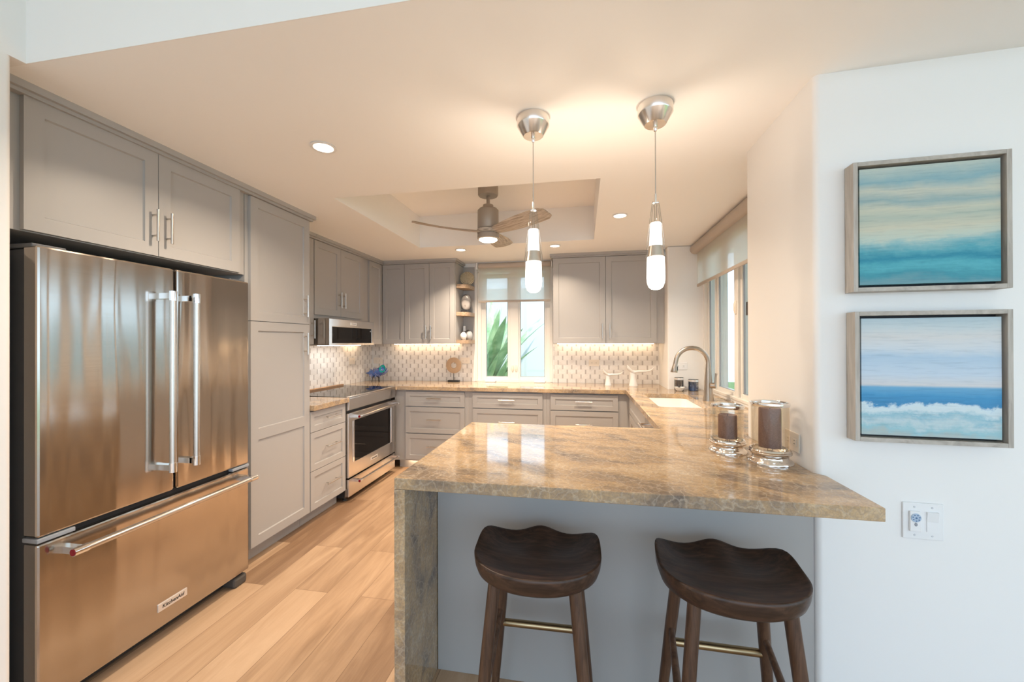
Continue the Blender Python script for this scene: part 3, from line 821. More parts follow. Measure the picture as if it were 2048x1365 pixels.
# peninsula cabinet with plain back panel
t = thing('peninsula_cabinet', 'grey peninsula cabinet with plain back panel behind the bar stools', 'cabinet', (-0.61, 1.604, 0))
MB().box(0.0, 1.428, 0.0, 0.02, 0.001, 0.872).build('back_panel', 'panel_paint', t)
m = MB(); m.box(0.002, 1.02, 0.021, 0.62, 0.1, 0.872); m.box(0.002, 1.02, 0.021, 0.55, 0.001, 0.1); m.build('body', 'cabinet_paint', t)
for i in range(2):
    m = MB(); shaker(m, 0.01 + i * 0.505, 0.51 + i * 0.505, 0.118, 0.855, 0.621, 0.02); m.build('door', 'cabinet_paint', t)

# ------------------------------------------------------------------ refrigerator; local x = worldY-1.096, front y=0 is X=-1.92
t = thing('refrigerator', 'large stainless french-door refrigerator with freezer drawer, beside the pantry cabinet', 'refrigerator', (-1.92, 1.096, 0), LEFT)
RW = 0.914
m = MB(); m.box(0.012, RW - 0.012, 0.075, 0.69, 0.055, 1.735); m.build('body', 'fridge_side', t, bevel=0.004)
def fdoor(x0, x1, z0, z1, name):
    m = MB(); m.box(x0, x1, 0.004, 0.072, z0, z1)
    return m.build(name, 'stainless', t, bevel=0.008)
d1 = fdoor(0.0, 0.4835, 0.688, 1.742, 'door'); d2 = fdoor(0.4955, RW, 0.688, 1.742, 'door'); dr = fdoor(0.0, RW, 0.072, 0.664, 'freezer_drawer')
for d, x, sgn in ((d1, 0.4285, -1), (d2, 0.542, 1)):
    m = MB(); m.tube([(x, -0.058, 0.80), (x, -0.058, 1.622)], 0.0135, 16)
    h = m.build('handle', 'stainless_plain', d, smooth=40)
    for z in (0.815, 1.606):
        m = MB(); m.box(x - 0.013, x + 0.013, -0.058, 0.004, z - 0.013, z + 0.013)
        m.tube([(x, -0.058, z - 0.022), (x, -0.058, z + 0.022)], 0.0155, 16)
        m.build('handle_bracket', 'chrome', h, smooth=40)
m = MB(); m.tube([(0.075, -0.058, 0.612), (RW - 0.02, -0.058, 0.612)], 0.0135, 16); h = m.build('handle', 'stainless_plain', dr, smooth=40)
for x in (0.085, RW - 0.035):
    m = MB(); m.box(x - 0.013, x + 0.013, -0.058, 0.004, 0.599, 0.625); m.tube([(x - 0.022, -0.058, 0.612), (x + 0.022, -0.058, 0.612)], 0.0155, 16)
    m.build('handle_bracket', 'chrome', h, smooth=40)
MB().tube([(0.0615, -0.058, 0.612), (0.063, -0.058, 0.612)], 0.0125, 16).build('end_badge', 'red_badge', h)
pl = MB().box(0.408, 0.544, -0.001, 0.006, 0.150, 0.186).build('nameplate', 'badge_metal', dr, bevel=0.002)
text_mesh('lettering', 'KitchenAid', 0.0225, 'ink', pl, Matrix.Translation((0.476, -0.0012, 0.168)) @ FRONT, shear=0.15)
m = MB(); m.box(0.02, RW - 0.02, 0.03, 0.08, 0.664, 0.688); m.build('gap_strip', 'dark_gap', t)
m = MB(); m.box(0.4835, 0.4955, 0.03, 0.08, 0.69, 1.735); m.build('gap_strip', 'dark_gap', t)
for x in (0.0, RW - 0.11):
    m = MB(); m.box(x, x + 0.11, 0.002, 0.074, 0.6685, 0.6845); m.build('hinge', 'grey_plastic', t, bevel=0.003)
m = MB(); m.box(0.0, 0.10, 0.03, 0.20, 1.7355, 1.752); m.build('hinge', 'fridge_side', t, bevel=0.004)
m = MB(); m.box(RW - 0.10, RW, 0.03, 0.20, 1.7355, 1.752); m.build('hinge', 'fridge_side', t, bevel=0.004)
m = MB(); m.box(0.10, RW - 0.10, 0.08, 0.10, 0.012, 0.055); m.build('base_grille', 'black_plastic', t)
for x in (0.01, RW - 0.09):
    m = MB(); m.box(x, x + 0.085, 0.01, 0.16, 0.0, 0.055); m.build('foot', 'rubber', t, bevel=0.014)

# ------------------------------------------------------------------ range; local x = worldY-3.125, front y=0 is X=-1.997
t = thing('oven_range', 'stainless slide-in oven range with black glass door', 'oven range', (-1.997, 3.1245, 0), LEFT)
QW = 0.855
m = MB(); m.box(0.003, QW - 0.003, 0.045, 0.63, 0.035, 0.905); m.build('body', 'black_plastic', t)
m = MB(); m.box(0.0, QW, 0.02, 0.60, 0.9055, 0.917); m.build('cooktop', 'black_glass', t, bevel=0.002)
m = MB(); m.box(0.0, QW, -0.008, 0.02, 0.9055, 0.9185); m.build('cooktop_trim', 'stainless_plain', t, bevel=0.003)
m = MB(); m.box(0.0, QW, 0.602, 0.630, 0.906, 0.935); m.build('rear_vent', 'warm_reflection_trim', t, bevel=0.004)
poly = [(-0.008, 0.905), (-0.002, 0.80), (0.045, 0.785), (0.045, 0.905)]
m = MB(); m.prism(poly, 0.0, QW, Matrix(((0, 0, 1, 0), (1, 0, 0, 0), (0, 1, 0, 0), (0, 0, 0, 1)))); m.build('control_panel', 'stainless_plain', t, bevel=0.004)
m = MB(); m.box(0.32, 0.60, 0.03, 0.075, 0.9172, 0.9180); m.build('control_display', 'dark_gap', t)
m = MB(); m.ring((0.0, QW, 0.212, 0.772), (0.095, QW - 0.095, 0.335, 0.70), 0.0, 0.04); od = m.build('oven_door', 'stainless_plain', t, bevel=0.004)
m = MB(); m.box(0.096, QW - 0.096, 0.008, 0.03, 0.336, 0.699); m.build('door_window', 'black_glass', od)
for x in (0.072, QW - 0.072):
    m = MB(); m.box(x - 0.008, x + 0.008, -0.004, 0.004, 0.335, 0.70); m.build('window_trim', 'chrome', od, bevel=0.002)
def bar_handle(parent, z, x0, x1):
    m = MB(); m.tube([(x0, -0.06, z), (x1, -0.06, z)], 0.0115, 14); h = m.build('handle', 'stainless_plain', parent, smooth=40)
    for x in (x0 + 0.012, x1 - 0.012):
        m = MB(); m.box(x - 0.011, x + 0.011, -0.06, 0.004, z - 0.011, z + 0.011); m.tube([(x - 0.018, -0.06, z), (x + 0.018, -0.06, z)], 0.0138, 14)
        m.build('handle_bracket', 'chrome', h, smooth=40)
    MB().tube([(x0 - 0.0075, -0.06, z), (x0 - 0.006, -0.06, z)], 0.011, 14).build('end_badge', 'red_badge', h)
bar_handle(od, 0.738, 0.075, QW - 0.02)
pl = MB().box(0.36, 0.49, -0.003, 0.004, 0.262, 0.292).build('nameplate', 'badge_metal', od, bevel=0.002)
text_mesh('lettering', 'KitchenAid', 0.021, 'ink', pl, Matrix.Translation((0.425, -0.0034, 0.277)) @ FRONT, shear=0.15)
m = MB(); m.box(0.0, QW, 0.0, 0.04, 0.048, 0.200); wd = m.build('warming_drawer', 'stainless_plain', t, bevel=0.004)
bar_handle(wd, 0.172, 0.075, QW - 0.02)
for x in (0.05, QW - 0.08):
    m = MB(); m.lathe([(0.018, 0.0), (0.018, 0.012), (0.01, 0.014), (0.01, 0.036)], (x, 0.07, 0), 12); m.build('foot', 'rubber', t)

# ------------------------------------------------------------------ microwave; local x = worldY-3.15, front X=-2.20
t = thing('microwave', 'low-profile stainless microwave hood mounted over the oven range', 'microwave', (-2.20, 3.15, 1.362), LEFT)
m = MB(); m.box(0.0, 0.76, 0.035, 0.44, 0.0, 0.243); m.build('body', 'stainless_plain', t, bevel=0.003)
m = MB(); m.ring((0.0, 0.76, 0.0, 0.243), (0.045, 0.715, 0.022, 0.168), 0.0, 0.034); md = m.build('door', 'stainless_plain', t, bevel=0.004)
m = MB(); m.box(0.0455, 0.7145, 0.006, 0.03, 0.0225, 0.1675); m.build('door_window', 'black_glass', md)
pl = MB().box(0.325, 0.43, -0.003, 0.004, 0.192, 0.220).build('nameplate', 'badge_metal', md, bevel=0.002)
text_mesh('lettering', 'KitchenAid', 0.017, 'grey_plastic', pl, Matrix.Translation((0.378, -0.0034, 0.206)) @ FRONT, shear=0.15)
m = MB(); m.box(0.69, 0.702, 0.004, 0.0062, 0.135, 0.15); m.build('control_mark', 'grey_plastic', md)
m = MB(); m.box(0.25, 0.75, 0.15, 0.30, -0.004, -0.0005); m.build('hood_lamp', 'hood_glow', t)

# ------------------------------------------------------------------ sink and faucet
t = thing('sink', 'white undermount basin sunk into the stone worktop by the side window', 'sink', (0.725, 3.415, 0.70))
def rrect(x0, x1, y0, y1, r, z): return [(x, y, z) for (x, y) in arc(x1 - r, y0 + r, r, -90, 0) + arc(x1 - r, y1 - r, r, 0, 90) + arc(x0 + r, y1 - r, r, 90, 180) + arc(x0 + r, y0 + r, r, 180, 270)]
hx, hy = 0.180, 0.385
m = MB(); m.grid([rrect(-hx - 0.012, hx + 0.012, -hy - 0.012, hy + 0.012, 0.06, 0.173), rrect(-hx - 0.001, hx + 0.001, -hy - 0.001, hy + 0.001, 0.05, 0.173),
                  rrect(-hx, hx, -hy, hy, 0.05, 0.165), rrect(-hx + 0.008, hx - 0.008, -hy + 0.008, hy - 0.008, 0.05, 0.02), rrect(-hx + 0.03, hx - 0.03, -hy + 0.03, hy - 0.03, 0.045, 0.0)], True, False, True)
m.build('basin', 'sink_white', t, smooth=50)
m = MB(); m.lathe([(0.0, 0.004), (0.03, 0.004), (0.042, 0.001), (0.042, 0.0005)], (0, 0.05, 0), 20); m.build('drain', 'chrome', t, smooth=40)
t = thing('faucet', 'tall bronze-nickel gooseneck faucet beside the white sink', 'faucet', (0.985, 3.40, 0.914))
m = MB(); m.lathe([(0.0, 0.0), (0.041, 0.0), (0.040, 0.012), (0.034, 0.05), (0.030, 0.11), (0.029, 0.16), (0.026, 0.20), (0.0225, 0.26), (0.021, 0.27), (0.0, 0.27)], (0, 0, 0), 28)
m.build('base', 'brushed_bronze_nickel', t, smooth=40)
pts = [(0, 0, 0.262)]; R = 0.123; cz = 0.300
pts += [(0, 0, 0.285)]
for i in range(17):
    a = i * PI / 16 * 0.97
    pts.append((-R + R * math.cos(a), 0.0, cz + R * math.sin(a) * 1.0))
end = Vector(pts[-1]); pts.append((end.x - 0.004, end.y, end.z - 0.02))
m = MB(); m.tube(pts, [0.0205, 0.020] + [0.0175] * 18, 16); m.build('spout', 'brushed_bronze_nickel', t, smooth=60)
m = MB(); e = Vector(pts[-1]); m.tube([e, e + Vector((-0.006, 0, -0.03)), e + Vector((-0.010, 0, -0.062)), e + Vector((-0.0103, 0, -0.066))], [0.0178, 0.021, 0.028, 0.026], 16)
sh = m.build('spray_head', 'brushed_bronze_nickel', t, smooth=50)
MB().box(e.x + 0.011, e.x + 0.0195, e.y - 0.008, e.y + 0.008, e.z - 0.052, e.z - 0.018).build('spray_button', 'black_plastic', sh, bevel=0.002)
m = MB(); m.tube([(0.012, -0.02, 0.125), (0.042, -0.034, 0.125)], [0.024, 0.021], 16); m.tube([(0.040, -0.033, 0.125), (0.046, -0.036, 0.125)], [0.023, 0.019], 16)
m.tube([(0.040, -0.033, 0.135), (0.046, -0.034, 0.20), (0.049, -0.034, 0.222)], [0.008, 0.0075, 0.009], 12)
m.build('lever', 'brushed_bronze_nickel', t, smooth=50)

# ------------------------------------------------------------------ recessed lights
def downlight(x, y, label, power, spread=140):
    t = thing('recessed_light', label, 'ceiling light', (x, y, CEIL), 0, 'recessed ceiling lights')
    m = MB(); m.lathe([(0.044, 0.0), (0.058, -0.0005), (0.060, -0.004), (0.046, -0.006), (0.044, 0.0)], (0, 0, 0), 32, caps=False); m.build('trim_ring', 'white_plastic', t, smooth=60)
    m = MB(); m.lathe([(0.0, -0.002), (0.045, -0.002), (0.045, -0.0005), (0.0, -0.0005)], (0, 0, 0), 32); m.build('lens', 'downlight_glow', t)
    lamp('downlight_lamp', 'AREA', t, (0, 0, -0.010), power, (1.0, 0.815, 0.63), 0.085, (0, 0, -1), math.radians(spread))
downlight(-1.245, 1.741, 'recessed ceiling light beside the refrigerator and pantry cabinets', 26 * K_DOWN, 152)
downlight(0.278, 3.092, 'recessed ceiling light between the ceiling tray and the side window', 26 * K_DOWN)
downlight(-1.240, 3.935, 'recessed ceiling light in front of the open oak shelves', 24 * K_DOWN, 118)
downlight(-0.272, 3.945, 'recessed ceiling light by the corner of the cabinet above the whale tails', 10 * K_DOWN, 122)

# ------------------------------------------------------------------ pendants
def pendant(x, y, label):
    t = thing('pendant_light', label, 'pendant light', (x, y, 0), 0, 'glass drop pendant lights over the peninsula')
    m = MB(); m.lathe([(0.0, CEIL - 0.0005), (0.068, CEIL - 0.0005), (0.0685, 2.310), (0.066, 2.306), (0.044, 2.268), (0.041, 2.265), (0.0, 2.265)], (0, 0, 0), 40); c = m.build('canopy', 'canopy_metal', t, smooth=35)
    MB().lathe([(0.0, 2.265), (0.009, 2.265), (0.009, 2.250), (0.006, 2.240), (0.0, 2.240)], (0, 0, 0), 14).build('cable_grip', 'chrome', c, smooth=40)
    MB().tube([(0, 0, 2.242), (0, 0, 1.955)], 0.0022, 8).build('cable', 'cable', t)
    m = MB(); m.tube([(0, 0, 1.985), (0, 0, 1.945)], 0.005, 10)
    m.tube([(-0.011, 0, 1.95), (0.011, 0, 1.95)], 0.005, 10); m.build('top_clip', 'chrome', t, smooth=40)
    for s in (-1, 1):
        m = MB(); m.tube([(s * 0.009, 0, 1.955), (s * 0.013, 0, 1.93), (s * 0.020, 0, 1.87), (s * 0.0285, 0, 1.80), (s * 0.034, 0, 1.745), (s * 0.036, 0, 1.728)], [0.0035, 0.004, 0.0045, 0.0045, 0.0045, 0.004], 10)
        m.build('glass_arm', 'pendant_glass', t, smooth=60)
    MB().tube([(0, 0, 1.945), (0, 0, 1.87)], 0.006, 12).build('center_rod', 'pendant_glass', t, smooth=60)
    MB().lathe([(0.0, 1.868), (0.020, 1.868), (0.022, 1.864), (0.0255, 1.775), (0.0, 1.775)], (0, 0, 0), 28).build('crystal', 'lit_crystal', t, smooth=40)
    MB().lathe([(0.0265, 1.774), (0.0335, 1.732)], (0, 0, 0), 28, caps=False).build('collar', 'nickel', t, smooth=60)
    m = MB(); m.lathe([(0.0, 1.730), (0.033, 1.730), (0.034, 1.727), (0.0355, 1.68), (0.036, 1.645), (0.034, 1.625), (0.028, 1.609), (0.018, 1.601), (0.008, 1.5985), (0.0, 1.598)], (0, 0, 0), 32)
    m.build('glass_drop', 'lit_bubble_glass', t, smooth=50)
    lamp('pendant_lamp', 'POINT', t, (0, 0, 1.572), 7.5 * K_PEND, (1.0, 0.83, 0.66), 0.02)
    u = lamp('pendant_uplight', 'SPOT', t, (0, 0.012, 1.90), 19 * K_PEND, (1.0, 0.83, 0.66), 0.008, (0, 0, 1)); u.data.spot_size = math.radians(168); u.data.spot_blend = 0.9
pendant(-0.2065, 1.677, 'glass drop pendant light hanging in front of the back window shade')
pendant(0.290, 1.677, 'glass drop pendant light in front of the cabinet above the whale tails')

# ------------------------------------------------------------------ ceiling fan
FCX, FCY = -0.755, 3.13
t = thing('ceiling_fan', 'taupe ceiling fan with three wooden blades and a lit lens', 'ceiling fan', (FCX, FCY, 0))
MB().lathe([(0.0, 2.6595), (0.082, 2.6595), (0.082, 2.585), (0.076, 2.575), (0.0, 2.572)], (0, 0, 0), 40).build('canopy', 'fan_taupe', t, smooth=35)
MB().tube([(0, 0, 2.574), (0, 0, 2.50)], 0.014, 16).build('downrod', 'fan_taupe', t, smooth=40)
MB().lathe([(0.0, 2.505), (0.030, 2.505), (0.042, 2.500), (0.042, 2.472), (0.072, 2.470), (0.085, 2.455), (0.086, 2.316), (0.080, 2.306), (0.0, 2.306)], (0, 0, 0), 40).build('motor_housing', 'fan_taupe', t, smooth=35)
MB().lathe([(0.0, 2.306), (0.060, 2.306), (0.090, 2.300), (0.090, 2.275), (0.070, 2.262), (0.0, 2.262)], (0, 0, 0), 40).build('blade_hub', 'fan_blade_wood', t, smooth=40)
m = MB(); m.lathe([(0.0, 2.262), (0.087, 2.262), (0.088, 2.228), (0.078, 2.222)], (0, 0, 0), 40); k = m.build('light_kit', 'fan_taupe', t, smooth=40)
MB().lathe([(0.0, 2.2215), (0.074, 2.2225), (0.074, 2.216), (0.06, 2.207), (0.03, 2.203), (0.0, 2.202)], (0, 0, 0), 40).build('lens', 'fan_glow', k, smooth=50)
lamp('fan_lamp', 'AREA', t, (0, 0, 2.195), 20 * K_FAN, (1.0, 0.81, 0.62), 0.13, (0, 0, -1), math.radians(130))
for ang in (88, 208, 328):
    rings = []
    L = 0.60
    for i in range(15):
        u = i / 14; x = 0.05 + u * (L - 0.05)
        w = 0.042 + 0.055 * math.sin(min(u * 1.25, 1.0) * PI / 2) - 0.012 * u
        if u > 0.93: w *= 1 - (u - 0.93) / 0.07 * 0.35
        pitch = math.radians(-20 + 9 * u)
        th = 0.010 * (1 - 0.5 * u)
        z = 2.283 + 0.030 * u * u
        ring = []
        for k2 in range(12):
            a = 2 * PI * k2 / 12
            ly = w * math.cos(a); lz = th * math.sin(a)
            ring.append((x, ly * math.cos(pitch) - lz * math.sin(pitch) - 0.012 * math.sin(u * PI), z + ly * math.sin(pitch) + lz * math.cos(pitch)))
        rings.append(ring)
    m = MB(); m.grid(rings); m.build('blade', 'fan_blade_wood', t, smooth=50, rot=(0, 0, math.radians(ang)))

# ------------------------------------------------------------------ roller shades
t = thing('roller_shade', 'half-lowered roller shade on the back window', 'window shade', (-0.80, 4.60, 0))
m = MB(); m.tube([(-0.43, 0.01, 2.30), (0.43, 0.01, 2.30)], 0.032, 20); m.build('roller', 'shade_cassette', t, smooth=40)
m = MB(); m.box(-0.46, 0.46, 0.0, 0.045, 2.334, 2.343); m.box(-0.455, -0.437, -0.03, 0.045, 2.255, 2.334); m.box(0.437, 0.455, -0.03, 0.045, 2.255, 2.334); m.build('bracket', 'white_plastic', t, bevel=0.003)
MB().box(-0.428, 0.428, -0.0015, 0.0015, 1.886, 2.295).build('fabric', 'shade_fabric', t)
MB().box(-0.429, 0.429, -0.006, 0.006, 1.862, 1.886).build('bottom_bar', 'shade_cassette', t, bevel=0.003)
t = thing('roller_shade', 'half-lowered roller shade with rounded cassette on the side window', 'window shade', (1.095, 3.2, 0))
m = MB()
prof = [(0.055, 2.341)] + [(-0.01 + 0.045 * math.cos(a), 2.296 + 0.045 * math.sin(a)) for a in [PI / 2 + i * PI / 12 for i in range(13)]] + [(0.055, 2.251)]
m.prism(prof, -0.96, 0.96, Matrix(((1, 0, 0, 0), (0, 0, 1, 0), (0, 1, 0, 0), (0, 0, 0, 1)))); m.build('cassette', 'shade_cassette', t, smooth=30)
MB().box(-0.0015, 0.0015, -0.93, 0.90, 1.945, 2.252).build('fabric', 'shade_fabric', t)
MB().box(-0.007, 0.007, -0.93, 0.90, 1.918, 1.945).build('bottom_bar', 'shade_cassette', t, bevel=0.003)

# ------------------------------------------------------------------ outlets and switch
def outlet(name, label, loc, rz, mat, horizontal=True, group='wall outlet plates', w=0.118, h=0.075):
    t = thing(name, label, 'outlet', loc, rz, group)
    if not horizontal: w, h = h, w
    pl = MB().box(-w / 2, w / 2, -0.006, -0.0003, -h / 2, h / 2).build('plate', mat, t, bevel=0.002)
    for s in (-1, 1):
        cx, cz = (s * 0.024, 0) if horizontal else (0, s * 0.024)
        r = MB().box(cx - 0.015, cx + 0.015, -0.0075, -0.0055, cz - 0.014, cz + 0.014).build('socket', mat, t, bevel=0.001)
        q = MB()
        for d in (-0.006, 0.006):
            if horizontal: q.box(cx - 0.004, cx + 0.004, -0.0080, -0.0074, cz + d - 0.001, cz + d + 0.001)
            else: q.box(cx + d - 0.001, cx + d + 0.001, -0.0080, -0.0074, cz - 0.004, cz + 0.004)
        q.build('slots', 'dark_gap', r)
    return t
outlet('wall_outlet', 'pale outlet plate on backsplash behind the fibre disc', (-1.415, 4.653, 1.165), 0, 'outlet_beige')
outlet('wall_outlet', 'beige outlet plate on backsplash between window and whale tails', (0.123, 4.653, 1.146), 0, 'outlet_beige')
outlet('wall_outlet', 'pale outlet plate in the corner above the blue shell sculpture', (-2.562, 4.653, 1.16), 0, 'outlet_beige')
outlet('wall_outlet', 'pale outlet plate on backsplash under the microwave', (-2.648, 4.207, 1.172), LEFT, 'outlet_beige')
outlet('wall_outlet', 'white outlet plate on bay wall behind the faucet spout', (0.960, 4.19, 1.145), 0, 'white_plastic')
outlet('wall_outlet', 'beige outlet plate on stub wall beside the taller candle holder', (0.82, 1.748, 0.993), RIGHT, 'outlet_beige', w=0.108)

PW = math.radians(-3.0)
def pw(x, out=0.0):   # point on the painting wall: x in world, out = distance in front
    return (x - out * math.sin(math.radians(3.0)), 1.59 - (x - 0.84) * T3 - out, 0)
t = thing('switch_plate', 'white double switch plate with round fan remote below the seascapes', 'switch', (pw(1.132)[0], pw(1.132)[1], 0.776), PW)
MB().box(-0.0575, 0.0575, -0.006, -0.0003, -0.0615, 0.0615).build('plate', 'white_plastic', t, bevel=0.0025)
rm = MB().box(-0.041, -0.008, -0.013, -0.0055, -0.034, 0.034).build('remote', 'white_plastic', t, bevel=0.002)
Mx = Matrix.Rotation(PI / 2, 4, 'X')
pad = MB().lathe([(0.0, 0.0005), (0.0142, 0.0005), (0.0150, -0.001), (0.0, -0.001)], (0, 0, 0), 28, Matrix.Translation((-0.0245, -0.0145, 0.013)) @ Mx).build('button_pad', 'blue_plastic', rm, smooth=40)
m = MB()
for i in range(7):
    a = PI / 2 + i * 2 * PI / 7 + PI / 7
    m.lathe([(0.0, 0.0005), (0.0018, 0.0005), (0.0020, 0.0), (0.0, 0.0)], (0, 0, 0), 10, Matrix.Translation((-0.0245 + 0.0098 * math.cos(a), -0.0154, 0.013 + 0.0098 * math.sin(a))) @ Mx)
m.lathe([(0.0, 0.0006), (0.0026, 0.0006), (0.0028, 0.0), (0.0, 0.0)], (0, 0, 0), 12, Matrix.Translation((-0.0245, -0.0154, 0.013)) @ Mx)
m.build('buttons', 'dark_blue_plastic', pad)
MB().lathe([(0.0, 0.0005), (0.0042, 0.0005), (0.0046, 0.0), (0.0, 0.0)], (0, 0, 0), 16, Matrix.Translation((-0.0245, -0.0135, -0.0095)) @ Mx @ Matrix.Scale(1.35, 4, (0, 1, 0))).build('lower_button', 'grey_plastic', rm, smooth=40)
m = MB(); v = [(0.0095, -0.0055, -0.034), (0.0415, -0.0055, -0.034), (0.0415, -0.0055, 0.034), (0.0095, -0.0055, 0.034)]
m.prism([(-0.0055, -0.034), (-0.0085, -0.034), (-0.0075, 0.0), (-0.0125, 0.034), (-0.0055, 0.034)], 0.0095, 0.0415, Matrix(((0, 0, 1, 0), (1, 0, 0, 0), (0, 1, 0, 0), (0, 0, 0, 1)))); m.build('rocker', 'white_plastic', t)
m = MB()
for x in (-0.0245, 0.0255):
    for z in (-0.0475, 0.0475): m.lathe([(0.0, 0.001), (0.003, 0.0008), (0.0035, 0.0), (0.0, 0.0)], (0, 0, 0), 10, Matrix.Translation((x, -0.006, z)) @ Mx)
m.build('screws', 'screw_grey', t)

# ------------------------------------------------------------------ paintings
def painting(z0, z1, x0, x1, mat, label):
    p = pw(x0, 0.0)
    w = (x1 - x0) / math.cos(PW); h = z1 - z0
    t = thing('painting', label, 'painting', (p[0], p[1], z0), PW)
    f = 0.014
    for (a, c) in ((0, f), (h - f, h)): MB().box(f, w - f, -0.052, -0.001, a, c).build('frame_rail', 'frame_wood', t, bevel=0.001)
    for (a, c) in ((0, f), (w - f, w)): MB().box(a, c, -0.052, -0.001, 0, h).build('frame_stile', 'frame_wood_side', t, bevel=0.001)
    MB().box(f, w - f, -0.012, -0.002, f, h - f).build('backing', 'canvas_edge', t)
    g = f + 0.009
    o = MB().box(0, w - 2 * g, 0, 0.030, 0, h - 2 * g).build('canvas', mat, t, loc=(g, -0.0425, g))
painting(1.556, 1.997, 0.911, 1.341, 'seascape_teal', 'framed teal seascape with cloudy banded sky, upper of the two')
painting(1.048, 1.488, 0.914, 1.341, 'seascape_blue', 'framed blue seascape with white surf, lower of the two')

# ------------------------------------------------------------------ bar stools
def stool(x, y, rz, label):
    t = thing('bar_stool', label, 'stool', (x, y, 0), rz, 'saddle-seat bar stools at the peninsula')
    a = 0.212; bf, bn = 0.172, 0.178
    n = 72; H = 0.683
    def R(th, off=0.0):
        c, s = math.cos(th), math.sin(th)
        bb = bf if s > 0 else bn
        e = 3.6 if s > 0 else 2.15
        A, B = a - off, bb - off
        return 1.0 / ((abs(c) / A) ** e + (abs(s) / B) ** e) ** (1 / e)
    def sm(u): u = max(0, min(1, u)); return u * u * (3 - 2 * u)
    def ztop(x, y, rho):
        far = sm((y + 0.03) / 0.20)
        z = H - 0.034 * (1 - rho ** 2.6)
        z += far * (0.058 * (abs(x) / a) ** 3.4 - 0.020 + 0.030 * math.exp(-(x / 0.066) ** 2))
        z += (1 - far) * 0.006
        return z
    rings = []
    for rho in (0.02, 0.15, 0.3, 0.45, 0.6, 0.72, 0.82, 0.90, 0.95, 0.98):
        ring = []
        for i in range(n):
            th = 2 * PI * i / n; rr = R(th) * rho
            px, py = rr * math.cos(th), rr * math.sin(th)
            ring.append((px, py, ztop(px, py, rho)))
        rings.append(ring)
    for (rho, dz) in ((1.0, -0.004), (1.0, -0.012)):
        ring = []
        for i in range(n):
            th = 2 * PI * i / n; rr = R(th) * rho; px, py = rr * math.cos(th), rr * math.sin(th)
            ring.append((px, py, ztop(px, py, 1.0) + dz))
        rings.append(ring)
    for (k, z) in ((0.985, 0.655), (0.95, 0.635), (0.88, 0.624), (0.4, 0.620), (0.02, 0.620)):
        ring = []
        for i in range(n):
            th = 2 * PI * i / n; rr = R(th) * k; px, py = rr * math.cos(th), rr * math.sin(th)
            zt = ztop(px / k, py / k, 1.0) - 0.012 if k > 0.3 else 1
            ring.append((px, py, min(z, zt - 0.006) if k > 0.9 else z))
        rings.append(ring)
    m = MB(); m.grid(rings); m.build('seat', 'walnut', t, smooth=60)
    tops = {}; bots = {}
    for sx in (-1, 1):
        for sy in (-1, 1):
            p0 = Vector((sx * 0.126, sy * 0.105, 0.626)); p1 = Vector((sx * 0.186, sy * 0.165, 0.0))
            tops[sx, sy] = p0; bots[sx, sy] = p1
            m = MB(); m.tube([p0, p0.lerp(p1, 0.35), p0.lerp(p1, 0.7), p1], [0.0195, 0.0195, 0.017, 0.013], 16)
            m.build('leg', 'walnut_leg', t, smooth=50)
    def on_leg(sx, sy, z): return tops[sx, sy].lerp(bots[sx, sy], (0.626 - z) / 0.626)
    m = MB(); m.tube([on_leg(-1, 1, 0.335), on_leg(1, 1, 0.335)], 0.013, 14); m.build('footrest', 'brass', t, smooth=40)
    for sx in (-1, 1):
        m = MB(); p, q = on_leg(sx, 1, 0.40), on_leg(sx, -1, 0.23); m.tube([p, p.lerp(q, 0.5), q], [0.009, 0.0125, 0.009], 12, flat=1.2); m.build('side_stretcher', 'walnut_leg', t, smooth=50)
    m = MB(); m.tube([on_leg(-1, -1, 0.27), on_leg(1, -1, 0.27)], 0.011, 12); m.build('rear_stretcher', 'walnut_leg', t, smooth=50)
stool(-0.155, 1.335, math.radians(1), 'dark walnut bar stool nearer the stone waterfall leg')
stool(0.445, 1.337, math.radians(-1), 'dark walnut bar stool nearer the white painting wall')

